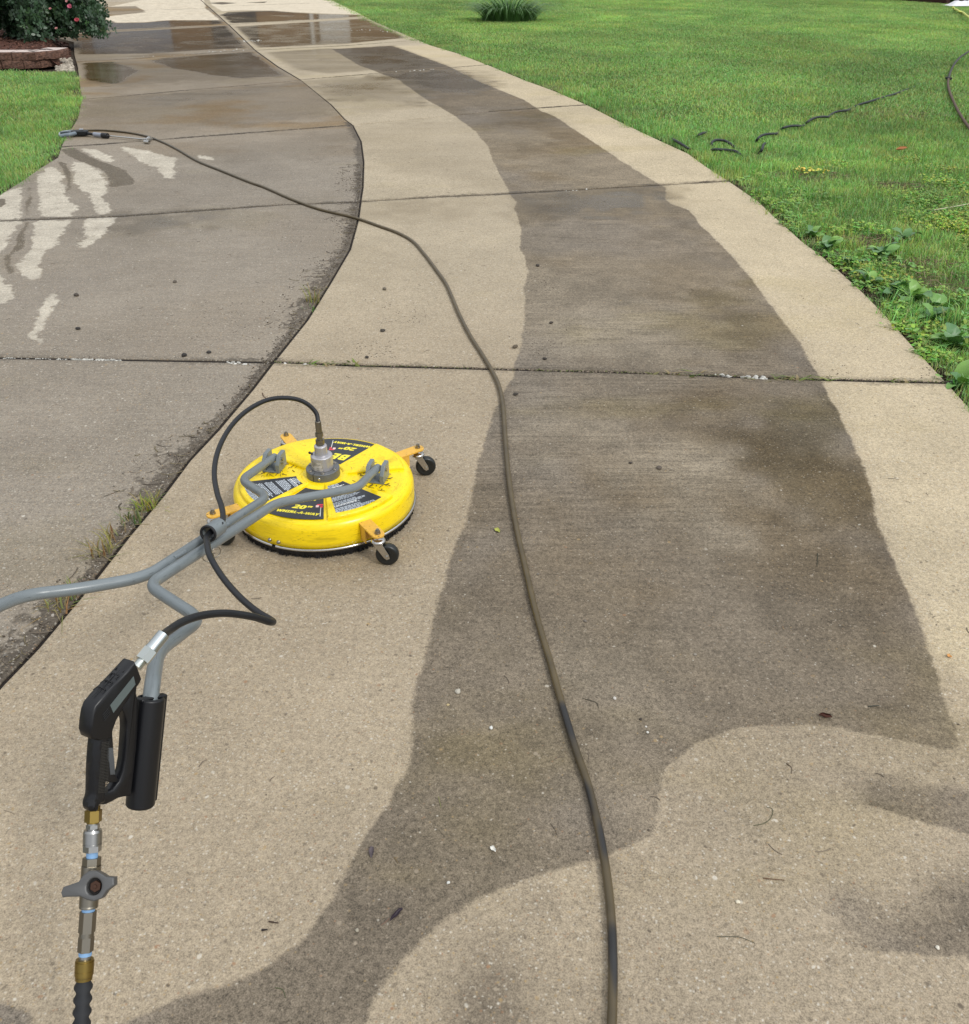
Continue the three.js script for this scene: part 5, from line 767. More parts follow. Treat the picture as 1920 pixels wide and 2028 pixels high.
// ---------------------------------------------------------------- trigger gun with its couplings
const gun = thing('trigger_gun', 'black trigger gun clamped to the right handlebar grip', 'spray gun', gunO.clone());
{
  const P2 = (l, off = 0) => l.map(([x, y]) => new THREE.Vector2(...gunUV(...zg(x, y), off)));
  const M = new THREE.Matrix4().makeBasis(axU, axV, axU.clone().cross(axV)); const sgn = axU.clone().cross(axV).dot(axW) > 0 ? 1 : -1;
  const ext = (shape, depth, w0, bevel, seg = 4) => {   // depth away from the camera's side, starting at offset w0 along Wg
    const g = new THREE.ExtrudeGeometry(shape, { depth: depth - 2 * bevel, bevelEnabled: bevel > 0, bevelThickness: bevel, bevelSize: bevel, bevelOffset: -bevel * 0.85, bevelSegments: seg, curveSegments: 8 });
    g.translate(0, 0, bevel); if (sgn > 0) g.translate(0, 0, -depth + w0); else g.translate(0, 0, -w0);
    g.applyMatrix4(M); g.translate(gunO.x, gunO.y, gunO.z); return toCreasedNormals(g, 0.75);
  };
  const curve = (pts) => { const c = new THREE.CatmullRomCurve3(pts.map((p) => V(p.x, p.y, 0)), true, 'centripetal').getPoints(pts.length * 6); return c.map((p) => new THREE.Vector2(p.x, p.y)); };
  // barrel housing
  addW(gun, 'body', ext(new THREE.Shape(P2([[808, 186], [845, 262], [886, 380], [868, 425], [800, 520], [735, 620], [682, 700], [648, 765], [600, 850], [560, 960], [535, 1060], [400, 1090], [318, 1070], [292, 1000], [300, 900], [318, 780], [350, 690], [430, 590], [560, 455], [700, 305]])), 0.0285, 0, 0.0045), BLACK);
  // grip
  addW(gun, 'grip', ext(new THREE.Shape(curve(P2([[400, 1000], [522, 1000], [520, 1150], [508, 1350], [492, 1560], [484, 1690], [476, 1810], [405, 1850], [400, 1902], [330, 1912], [318, 1850], [345, 1760], [352, 1600], [358, 1400], [372, 1200], [385, 1090]]))), 0.0265, -0.001, 0.0095, 6), BLACK);
  // trigger guard: down along the sleeve and back to the foot of the grip
  const guard = new THREE.Shape(P2([[735, 620], [800, 520], [868, 425], [852, 470], [850, 560], [872, 640], [868, 900], [850, 1200], [822, 1440], [800, 1640], [790, 1735], [690, 1752], [640, 1765], [580, 1800], [500, 1838], [440, 1842], [430, 1740], [484, 1690], [520, 1705], [585, 1668], [655, 1575], [698, 1445], [720, 1320], [732, 1150], [744, 980], [741, 880], [716, 785], [692, 735]]));
  addW(gun, 'guard', ext(guard, 0.019, -0.005, 0.0035), BLACK);
  // trigger
  addW(gun, 'trigger', ext(new THREE.Shape(P2([[545, 960], [582, 930], [592, 1080], [606, 1300], [622, 1500], [655, 1560], [640, 1590], [560, 1590], [492, 1575], [505, 1400], [520, 1180]])), 0.013, -0.008, 0.002), BLACK);
  addW(gun, 'trigger_face', ext(new THREE.Shape(P2([[530, 1190], [590, 1188], [608, 1350], [616, 1498], [560, 1500], [548, 1360], [525, 1300]])), 0.0142, -0.0073, 0.0012), mat(rgb(78, 82, 86), 0.4));
  addW(gun, 'rating_plate', ext(new THREE.Shape(P2([[785, 345], [806, 440], [552, 768], [515, 682]])), 0.001, 0.0006, 0), mat(rgb(88, 98, 98), 0.45));
  const vents = []; for (let k = 0; k < 4; k++) { const [a, b] = [[430 + k * 5, 795 + k * 22], [498 + k * 6, 712 + k * 22]]; vents.push(rod(gunAt(a[0], a[1], 0.0002), gunAt(b[0], b[1], 0.0002), 0.0011, 8)); } addW(gun, 'vent_slots', vents, mat(rgb(12, 12, 13), 0.8));
  const ribs = []; for (let k = 0; k < 34; k++) { const y = 1110 + k * 17.5, x0 = 418 - (k * 17.5) * 0.075, x1 = 505 - k * 17.5 * 0.03; ribs.push(rod(gunAt(x0, y + 5, -0.0012), gunAt(x1, y - 8, -0.0012), 0.0007, 6)); } addW(gun, 'grip_ribs', ribs, mat(rgb(44, 42, 38), 0.55));
  // moulded brackets on the top face
  const notch = []; const topDir = (t, w) => { const [x, y] = [mixn(790, 380, t), mixn(205, 600, t)]; return gunAt(x, y, 0).addScaledVector(axW, w).addScaledVector(axV, 0.0012); };
  for (const t of [0.14, 0.34, 0.54, 0.74]) for (const w of [-0.0085, -0.0192]) { const c = topDir(t, w), e = 0.0032, u = axU.clone().multiplyScalar(0.008); notch.push(rod(c.clone().addScaledVector(axW, -e), c.clone().addScaledVector(axW, e), 0.001, 6), rod(c.clone().addScaledVector(axW, e * (w < -0.014 ? -1 : 1)), c.clone().addScaledVector(axW, e * (w < -0.014 ? -1 : 1)).sub(u), 0.0007, 6)); }
  notch.push(rod(topDir(-0.02, -0.0142), topDir(1.0, -0.0142), 0.0006, 6)); addW(gun, 'top_ribs', notch, mat(rgb(17, 17, 19), 0.6));

  // couplings below the grip, along a line that leans towards the operator
  const a0 = gunAt(352, 1900, -0.014), z0 = proj(a0)[2], [ax, ay] = proj(a0);
  const cx = (y) => y < 1700 ? 185.4 - (y - 1606) * 0.03 : 182.6 - (y - 1700) * 0.071 + Math.max(0, y - 1900) * 0.02, cz = (y) => z0 - (y - 1605) * 0.00006;
  const P = (y) => pz(cx(y), y, cz(y)), R = (y, w) => w / 2 * cz(y) / FOC;
  const hex = (y0, y1, w) => toCreasedNormals(rod(P(y0), P(y1), R(y0, w) * 1.06, 6).toNonIndexed(), 0.4), rnd2 = (y0, y1, w, w2 = w) => rod(P(y0), P(y1), R(y0, w2), 28, R(y1, w));
  const ZINC = mat(rgb(176, 176, 174, 0.85), 0.3, 1), TAPE = mat(rgb(132, 172, 214, 0.85), 0.5);
  addW(gun, 'brass_nut', [rnd2(1596, 1604, 26), hex(1604, 1627, 31), rnd2(1626, 1630, 24)], BRASS);
  addW(gun, 'plug', [rnd2(1629, 1634, 23), hex(1633, 1640, 25), rnd2(1640, 1648, 22)], ZINC);
  addW(gun, 'quick_coupler', [rnd2(1643, 1648, 36, 33), rnd2(1648, 1669, 36), rnd2(1669, 1672, 33), hex(1672, 1686, 33), rnd2(1671, 1674, 36)], ZINC);
  addW(gun, 'thread_tape', [rnd2(1687, 1700, 22)], TAPE);
  addW(gun, 'ball_valve', [hex(1698, 1715, 33), rnd2(1714, 1740, 37), rnd2(1736, 1790, 36), rnd2(1789, 1795, 36, 34), rnd2(1780, 1797, 35)], NICK);
  addW(gun, 'thread_tape', [rnd2(1796, 1807, 25)], TAPE);
  addW(gun, 'swivel', [hex(1804, 1846, 30), rnd2(1844, 1855, 28), hex(1855, 1884, 28.5)], NICK);
  addW(gun, 'thread_tape', [rnd2(1883, 1892, 25)], TAPE);
  addW(gun, 'nipple', [rnd2(1890, 1902, 23)], ZINC);
  addW(gun, 'brass_coupler', [rnd2(1899, 1903, 33), rnd2(1903, 1921, 36), rnd2(1920, 1923, 34), rnd2(1922, 1930, 35.5), rnd2(1929, 1940, 32, 33)], BRASS);
  // valve handle
  const vz = cz(1760) - 0.026, vp = (x, y) => [60 + x / 4.237, 1560 + y / 4.237], vc = pz(...vp(540, 830), vz), tr = gR.clone(), td = gU.clone().multiplyScalar(0.96).addScaledVector(gF, 0.28).normalize(), tn = tr.clone().cross(td).normalize();
  const to2 = ([x, y]) => { const p = onPlane(...vp(x, y), vc, tn).sub(vc); return new THREE.Vector2(p.dot(tr), p.dot(td)); };
  const hs = new THREE.Shape([[268, 880], [285, 838], [410, 795], [452, 738], [500, 704], [560, 704], [608, 730], [640, 752], [702, 756], [702, 815], [640, 862], [602, 920], [540, 946], [480, 936], [425, 908], [300, 910], [280, 915]].map(to2));
  const hole = new THREE.Path(); hole.absellipse(0, 0, 0.0118, 0.0128, 0, Math.PI * 2); hs.holes.push(hole);
  const hg = new THREE.ExtrudeGeometry(hs, { depth: 0.011, bevelEnabled: true, bevelThickness: 0.002, bevelSize: 0.002, bevelOffset: -0.001, bevelSegments: 3 }); hg.translate(0, 0, -0.011); hg.applyMatrix4(new THREE.Matrix4().makeBasis(tr, td, tn).setPosition(vc));
  addW(gun, 'valve_handle', toCreasedNormals(hg, 0.6), mat(rgb(98, 98, 98, 0.8), 0.45, 0.3));
  const hb = cyl(0.0125, 0.0125, 0.004, 24); align(hb, tn, vc.clone().addScaledVector(tn, -0.009)); addW(gun, 'handle_recess', hb, mat(rgb(20, 17, 15), 0.8));
  const bolt = [align(cyl(0.0082, 0.0078, 0.004, 6), tn, vc.clone().addScaledVector(tn, -0.005)), align(cyl(0.003, 0.003, 0.004, 4), tn, vc.clone().addScaledVector(tn, -0.003))]; addW(gun, 'handle_bolt', bolt, mat(rgb(78, 52, 38, 0.8), 0.65, 0.4));
  // ribbed bend guard and hose
  const q = []; for (let y = 1934; y <= 2300; y += 3) q.push(P(y)); let L = 0; const per = q[0].distanceTo(q[8]) * 1.02;
  const rib = thing('supply_hose', 'black ribbed hose hanging below the trigger gun at the bottom edge', 'hose', q[0].clone());
  addW(rib, 'hose', tubeGeo(smoothPath(q).getPoints(360), (t, len) => 0.0112 + 0.0017 * Math.cos(len / per * 6.283 + 1.1) , 24), mat(rgb(34, 36, 40), 0.62));
}

// ---------------------------------------------------------------- the long pressure hose across the drive
{
  const px = [[166, 258.5], [190, 258], [213, 258.5], [253, 262.5], [293, 270.5], [325, 282.5], [352, 296], [394, 320], [440, 338.5], [500, 362.5], [522, 370], [582, 396], [634, 414.5], [704, 431.5], [755, 449], [788, 461], [817, 477], [840, 502], [865, 535], [883, 560.5], [896, 588.7], [911, 624.5], [932, 665], [955, 701], [975, 734.5], [988, 762.7], [996, 800], [1000.5, 860], [1007, 938], [1021, 1034], [1042, 1130], [1065, 1227], [1092, 1318], [1115, 1401], [1142, 1488], [1163, 1548], [1189, 1655], [1207, 1773], [1214, 1892], [1212, 2028], [1200, 2200]];
  const r = 0.0086, pts = px.map(([x, y]) => gp(x, y, r)); pts.push(pts[pts.length - 1].clone().add(V(-0.05, 0, 0.35)));
  const geo = tubeGeo(smoothPath(pts).getPoints(520), r, 14), p = geo.attributes.position, col = new Float32Array(p.count * 3), zc = gp(1115, 1401).z;
  const cb = [lin(102) * 0.78, lin(88) * 0.78, lin(60) * 0.78], ck = [lin(48) * 0.78, lin(47) * 0.78, lin(47) * 0.78];
  for (let i = 0; i < p.count; i++) {
    const x = p.getX(i), z = p.getZ(i), near = smooth(zc - 0.012, zc + 0.012, z), worn = smooth(0.4, 0.66, vn(z * 9 + 3, x * 30 + p.getY(i) * 50)) * 0.85 * smooth(zc + 0.06, zc + 0.2, z), far = smooth(-6, -9, z) * 0.35;
    const k = near * (1 - worn), q = 0.85 + 0.35 * (vn(z * 40, x * 40) - 0.5); for (let c = 0; c < 3; c++) col[i * 3 + c] = mixn(cb[c] * (1 - far), ck[c], k) * q;
  }
  geo.setAttribute('color', new THREE.BufferAttribute(col, 3));
  const h = thing('pressure_hose', 'long bronze brown hose snaking down the drive, black near its end', 'hose', V(0, 0, 0));
  add(h, 'hose', geo, new THREE.MeshStandardMaterial({ color: 0xffffff, vertexColors: true, roughness: 0.3 }));
}
// ---------------------------------------------------------------- spray wand lying at the left edge
{
  const w = thing('spray_wand', 'black spray wand with chrome lance lying at the left grass edge', 'spray wand', gp(207, 270));
  const P = (x, y, h) => gp(x, y, h), T = (l, r, n = 12) => tubeGeo(smoothPath(l).getPoints(24), r, n);
  addW(w, 'lance', rod(P(212, 268.5, 0.022), P(291, 276.5, 0.016), 0.0065, 12), CHROME);
  addW(w, 'lance_nut', rod(P(203, 268, 0.024), P(214, 269, 0.024), 0.022, 18), BLACK); addW(w, 'extension', rod(P(167, 263.5, 0.026), P(190, 266.5, 0.024), 0.0125, 14), BLACK);
  addW(w, 'sleeve', rod(P(187, 266, 0.024), P(204, 268, 0.024), 0.0185, 18), mat(rgb(150, 156, 168, 0.8), 0.4));
  const bs = new THREE.Shape([[-0.085, -0.02], [-0.06, 0.03], [0.0, 0.045], [0.06, 0.03], [0.075, -0.005], [0.06, -0.028], [-0.04, -0.04]].map((q) => new THREE.Vector2(...q))), bg = new THREE.ExtrudeGeometry(bs, { depth: 0.022, bevelEnabled: true, bevelThickness: 0.008, bevelSize: 0.008, bevelSegments: 3 }); bg.rotateX(-Math.PI / 2); bg.rotateY(-0.1); const b = P(158, 262.5, 0.03); bg.translate(b.x, b.y - 0.012, b.z); addW(w, 'gun_body', bg, BLACK);
  addW(w, 'badge', box(0.035, 0.006, 0.018, 0.002).translate(b.x + 0.02, b.y + 0.028, b.z), mat(rgb(190, 196, 206, 0.8), 0.4));
  const SL = mat(rgb(120, 132, 142, 0.8), 0.45);
  addW(w, 'grip', T([P(150, 264, 0.03), P(138, 266.5, 0.03), P(128, 268, 0.025), P(120, 269.5, 0.02)], 0.016), SL);
  addW(w, 'trigger', T([P(150, 260.5, 0.035), P(138, 261.5, 0.04), P(127, 262, 0.035), P(119, 263, 0.03)], 0.009), mat(rgb(86, 96, 106, 0.8), 0.45));
  addW(w, 'trigger_guard', T([P(150, 258.5, 0.03), P(138, 259, 0.035), P(126, 260.5, 0.03), P(119, 263, 0.03), P(118, 268, 0.02)], 0.0065), mat(rgb(170, 178, 184, 0.8), 0.4));
  const n0 = P(289, 276.3, 0.016), n1 = P(295, 273.5, 0.022), n2 = P(293, 281, 0.018);
  addW(w, 'nozzle', [rod(P(287, 276, 0.016), P(294, 277, 0.02), 0.013, 12), rod(n0, n1, 0.012, 10), rod(n1, P(299.5, 274.2, 0.024), 0.0145, 12), rod(n0, n2, 0.012, 10), rod(P(286.5, 280.5, 0.016), P(296, 281.8, 0.016), 0.014, 12)], CHROME);
}
// ---------------------------------------------------------------- hoses in the right lawn
{
  const path = (l) => smoothPath(l.map(([x, y, h]) => gp(x, y, h))).getPoints(200);
  const UPH = 0.025, DN = -0.035, hm = mat(rgb(36, 42, 44), 0.55);
  const g1 = thing('garden_hose', 'black garden hose weaving through the right lawn in humps', 'hose', V(0, 0, 0));
  add(g1, 'hose', tubeGeo(path([[1330, 274, DN], [1339, 279, UPH], [1351, 286, UPH], [1362, 293, UPH - 0.01], [1374, 297, DN], [1400, 300, DN], [1416, 296, UPH], [1432, 296.5, UPH], [1448, 298, UPH], [1460, 301, UPH], [1466, 306, UPH - 0.01], [1465, 313, DN], [1440, 312, DN], [1420, 296, DN], [1410, 286, UPH], [1413, 279.5, UPH + 0.01], [1422, 277, UPH + 0.01], [1434, 278.5, UPH], [1447, 285, UPH], [1453, 290, UPH - 0.02], [1470, 300, DN], [1498, 305, DN], [1509, 297, UPH], [1512, 287, UPH], [1514, 283, DN], [1500, 284, DN], [1500.5, 276, UPH], [1507, 269.5, UPH + 0.01], [1517, 266, UPH + 0.01], [1530, 265, UPH], [1537, 265, UPH - 0.01], [1544, 259, DN], [1551, 253.5, UPH], [1562, 250.5, UPH], [1574, 249, UPH], [1588, 249.5, UPH - 0.005], [1594, 245, DN + 0.02], [1599, 242, UPH], [1608, 236, UPH], [1620, 232, UPH], [1632, 231, UPH], [1640, 231.5, UPH - 0.01], [1645, 228, 0.0], [1655, 222, 0.02], [1668, 219.5, 0.03], [1680, 218, 0.012], [1690, 212.5, -0.01], [1704, 206.5, 0.018], [1726, 200, 0.012], [1745, 194, 0.0], [1770, 187, 0.008], [1800, 176, -0.01], [1840, 163, -0.03], [1870, 157, -0.03]]), 0.0108, 12), hm);
  const g2 = thing('hose_end', 'short black hose hump sticking out of the lawn above the first loop', 'hose', V(0, 0, 0));
  add(g2, 'hose', tubeGeo(path([[1378, 274, DN], [1384, 268, UPH], [1389, 265, UPH + 0.01], [1396, 263, UPH - 0.01], [1404, 263, DN]]), 0.0108, 12), hm);
  const g3 = thing('brown_hose', 'brown hose curving along the far right frame edge of the lawn', 'hose', V(0, 0, 0));
  add(g3, 'hose', tubeGeo(path([[1990, 70, -0.01], [1940, 92, 0.0], [1908, 109, 0.012], [1892, 125, 0.025], [1883, 142, 0.025], [1879, 156, 0.025]]), 0.013, 12), mat(rgb(48, 46, 44), 0.55), 'black upper end');
  add(g3, 'coupling', rod(gp(1874, 154.5, 0.03), gp(1884, 156, 0.03), 0.016, 12), mat(rgb(36, 36, 38), 0.5));
  add(g3, 'hose', tubeGeo(path([[1879, 156, 0.025], [1878, 165, 0.02], [1880, 178, 0.014], [1888, 199, 0.022], [1901, 225, 0.018], [1922, 256, 0.02], [1960, 300, 0.01], [2020, 350, 0.0]]), 0.0135, 12), mat(rgb(92, 72, 52, 0.8), 0.6));
  const y = thing('yellow_strap', 'pale yellow strap lying in the grass in the top right corner', 'strap', V(0, 0, 0));
  add(y, 'strap', tubeGeo(path([[1888, 14, 0.05], [1890, 17, 0.01], [1896, 20, 0.06], [1900, 22.5, 0.05], [1905, 24, 0.0], [1909, 26, 0.06], [1915, 31, 0.07], [1925, 38, 0.06], [1950, 55, 0.03]]), 0.022, 8), mat(rgb(222, 226, 120, 0.85), 0.5));
}

// ---------------------------------------------------------------- small things on the concrete
const sMat = (r, g, b, ro = 0.8) => mat(rgb(r, g, b, 0.8), ro);
for (const [x, y, s, c, label] of [
  [907, 1369, 0.0085, [188, 182, 168], 'largest grey pebble on the dark stripe, left of the hose'], [888, 1395.5, 0.0045, [196, 176, 132], 'small tan pebble just below the largest grey pebble'], [973, 1441, 0.0052, [226, 226, 220], 'small white pebble left of where the hose turns black'],
  [1218, 1382.7, 0.0052, [205, 200, 192], 'pale pebble right of where the hose turns black'], [1377, 1295.6, 0.005, [150, 142, 130], 'grey pebble right of two tiny ones in the dark stripe'], [1334, 1299, 0.0036, [170, 160, 146], 'tiny light pebble left of a bigger grey one'],
  [1159.6, 1230, 0.0055, [120, 112, 102], 'dark grey pebble a hand right of the bronze hose'], [1066, 1137, 0.005, [128, 120, 110], 'grey pebble close to the right of the bronze hose'], [1306, 925.6, 0.011, [96, 86, 76], 'flat brown pebble in the middle of the dark stripe'],
  [1249, 916, 0.0075, [70, 62, 56], 'small dark crumb left of the flat brown pebble'], [1268.7, 1424, 0.0042, [58, 50, 44], 'small black crumb above a pair of white pebbles'], [1280, 1439, 0.0035, [215, 210, 202], 'upper one of a pair of tiny white pebbles'], [1283, 1450, 0.0036, [225, 222, 214], 'lower one of a pair of tiny white pebbles'],
  [888.5, 1748, 0.0045, [220, 220, 214], 'white pebble alone in the lower dark band'], [707.6, 1842, 0.005, [176, 168, 150], 'tan pebble left of the curled dark leaf'], [1462, 1785.6, 0.0055, [232, 222, 198], 'cream pebble in the clean patch right of the hose'], [1857, 1876, 0.0055, [228, 222, 206], 'cream pebble at the lower right frame edge'],
  [762, 572, 0.014, [112, 104, 90], 'round grey pebble left of the hose on the second slab'], [758.5, 654, 0.013, [70, 64, 56], 'dark pebble halfway down the second slab'], [727, 707, 0.011, [62, 56, 50], 'dark crumb just above the main cross joint'], [1020.5, 686, 0.016, [96, 84, 68], 'brown lump at the stripe edge just above the main joint'],
  [1092, 638.6, 0.012, [70, 62, 56], 'dark crumb high in the dark stripe'], [1079.6, 710, 0.011, [58, 52, 46], 'dark crumb in the stripe just above the main joint'], [1065, 525.5, 0.013, [70, 64, 58], 'flat dark crumb at the left edge of the far dark stripe'], [1022, 780, 0.012, [60, 54, 46], 'dark ragged crumb right of the hose below the joint'],
  [347, 557.5, 0.013, [104, 96, 86], 'round grey pebble on the left lane above its middle'], [151, 584, 0.014, [80, 72, 64], 'dark chip right of the white dry streak'], [155, 650, 0.013, [52, 48, 44], 'black crumb right of the long white dry streak'], [414, 697, 0.012, [60, 56, 52], 'dark pebble on the left lane by the cross joint'], [365, 703, 0.013, [48, 44, 42], 'flat black chip left of a dark pebble by the joint']]) {
  const m = add(scene, 'pebble', stone(s, 1, rr(0.5, 0.85)), sMat(...c)); m.position.copy(gp(x, y, s * 0.4)); m.scale.set(rr(0.75, 1.0), rr(0.5, 0.8), rr(0.6, 0.9)); m.rotation.set(0, rr(0, 6), 0); tag(m, label, 'pebble', 'pebbles scattered on the concrete');
}
{ // a curled dead leaf, and a few other single things
  const curl = (L, w, roll, bend) => { const pos = [], idx = [], nu = 8, nv = 14; for (let j = 0; j <= nv; j++) for (let i = 0; i <= nu; i++) { const t = j / nv, s = i / nu * 2 - 1, ww = w * Math.pow(Math.sin(Math.PI * Math.min(1, 0.04 + t * 0.96)), 0.7) + 0.0006, a = s * roll; pos.push(Math.sin(a) * ww / roll + bend * t * t, (1 - Math.cos(a)) * ww / roll + 0.0012 + 0.0015 * Math.sin(t * 9), (t - 0.5) * L); } for (let j = 0; j < nv; j++) for (let i = 0; i < nu; i++) { const a = j * (nu + 1) + i; idx.push(a, a + nu + 1, a + 1, a + 1, a + nu + 1, a + nu + 2); } return rawGeo(pos, idx); };
  const leaf = (x, y, g, m, turn, label, cat2 = 'leaf') => { const t = thing('fallen_leaf', label, cat2, gp(x, y, 0.002), turn); add(t, 'blade', g, m); return t; };
  const l1 = leaf(785, 1812, curl(0.034, 0.0075, 2.0, 0.002), sMat(56, 44, 56, 0.6), -0.75, 'curled dark purple dead leaf on the lower dark band'); add(l1, 'stalk', tubeGeo(smoothPath([V(-0.003, 0.002, 0.014), V(-0.002, 0.003, 0.024), V(-0.004, 0.002, 0.034)]).getPoints(8), 0.0011, 6), sMat(120, 96, 80));
  leaf(734, 1688, curl(0.026, 0.006, 1.2, 0.008), sMat(92, 82, 86, 0.7), -0.3, 'faded grey purple dead leaf left of the dark band edge');
  leaf(985, 1051, curl(0.026, 0.008, 0.9, 0.002), sMat(176, 180, 84, 0.6), 0.4, 'small yellow green leaf left of the bronze hose');
  leaf(1635, 1420, curl(0.03, 0.012, 2.4, 0), sMat(84, 48, 38, 0.45), 1.3, 'shiny brown bud husk above the round clean patch', 'bud husk');
  const ol = leaf(1784, 305, curl(0.085, 0.03, 1.9, 0.04), sMat(214, 150, 104, 0.6), 1.2, 'orange dead leaf lying in the right lawn'); ol.position.y = 0.03; ol.rotation.z = 0.35;
  leaf(1880, 1300, curl(0.014, 0.005, 0.8, 0), sMat(220, 160, 90, 0.7), 0.5, 'tiny orange flake at the right frame edge on concrete');
  leaf(976, 1683, curl(0.016, 0.006, 1.4, 0.003), sMat(232, 230, 222, 0.8), 0.4, 'crumbly white fleck in the lower dark band', 'fleck');
  const twig = (l, r, c, label, cat2 = 'twig') => { const pts = l.map(([x, y], i) => gp(x, y, r + (i % 2) * r)); const t = thing('twig', label, cat2, pts[0].clone()); addW(t, 'stem', tubeGeo(smoothPath(pts).getPoints(24), (s) => r * (1 - 0.4 * s), 7), sMat(...c)); };
  twig([[1512, 1739], [1530, 1741], [1554, 1743]], 0.0013, [110, 84, 62], 'straight brown twig in the clean patch right of the hose');
  twig([[1493, 1635], [1515, 1630], [1528, 1618], [1530, 1602], [1518, 1598]], 0.0007, [84, 88, 62], 'hooked green grass stem inside the round clean patch');
  twig([[1558, 1512], [1568, 1520], [1568, 1532]], 0.001, [88, 70, 52], 'tiny bent twig near the top of the round clean patch');
  twig([[1420, 1855], [1465, 1856], [1480, 1861], [1496, 1868]], 0.0006, [70, 72, 58], 'thin wavy stem low in the clean patch right of the hose');
  twig([[1155, 1383], [1182, 1392], [1186, 1402]], 0.0008, [66, 64, 50], 'bent dark stem right of where the hose turns black');
  twig([[1620, 1096], [1619, 1121]], 0.0012, [70, 70, 54], 'upright short stem in the right part of the dark stripe');
  twig([[869, 1578], [874, 1600]], 0.0008, [150, 150, 96], 'pale grass blade on the dark stripe');
  twig([[781, 1697], [789, 1709]], 0.0008, [132, 110, 72], 'short straw right of the faded purple leaf');
  twig([[1720, 1399], [1742, 1397]], 0.0014, [64, 68, 60], 'dark splinter above the right end of the clean arc');
  twig([[520, 778], [523, 785], [528, 789]], 0.0016, [92, 62, 44], 'reddish curled twig above the black hose loop');
  twig([[1850, 416], [1885, 410], [1930, 402]], 0.004, [205, 196, 168], 'bleached straw stick in the lawn at the right frame edge', 'stick');
  twig([[545, 1956], [560, 1960], [566, 1976]], 0.0008, [84, 92, 60], 'small green stem at the bottom edge left of the dark band');
  twig([[533, 1825], [552, 1828]], 0.0016, [72, 56, 44], 'short dark twig left of the lower dark band'); twig([[519, 1842], [530, 1841]], 0.0022, [48, 40, 36], 'small black bark crumb left of the lower dark band', 'bark crumb');
}
{ // white chips washed into the cross joint
  const list = [], g = stone(0.007, 1, 0.5);
  const along = (x0, x1, y0, y1, n, s0, s1, spread) => { for (let k = 0; k < n; k++) { const t = rnd(), p = gp(mixn(x0, x1, t), mixn(y0, y1, t) + rr(-spread, spread), 0); list.push([TRS(p.setY(-0.002), new THREE.Euler(rnd() * 6, rnd() * 6, 0), rr(s0, s1)), new THREE.Color().setRGB(0.52, 0.51, 0.47).multiplyScalar(rr(0.6, 1.2))]); } };
  along(140, 240, 711, 713, 90, 0.3, 0.8, 1); along(0, 140, 708.5, 711, 30, 0.3, 0.6, 1); along(440, 500, 717, 722, 16, 0.5, 1.1, 3); along(1415, 1520, 742, 748, 26, 0.5, 1.3, 2.5); along(1120, 1180, 378, 374, 9, 0.5, 1.0, 1.4); along(780, 860, 143, 137, 16, 0.7, 1.7, 1.0); along(240, 400, 115.5, 105, 22, 0.6, 1.4, 1.3); along(400, 500, 104, 97, 26, 0.7, 1.8, 2); along(480, 520, 82, 80, 26, 1, 2, 1.2); along(560, 620, 720, 722, 3, 0.8, 1.2, 1); along(640, 770, 56, 62, 24, 0.8, 1.8, 2);
  tag(instanced(scene, 'white_chips', g, mat(0xffffff, 0.8), list, true), 'white stone chips washed along the cross joints', 'stone chips');
}
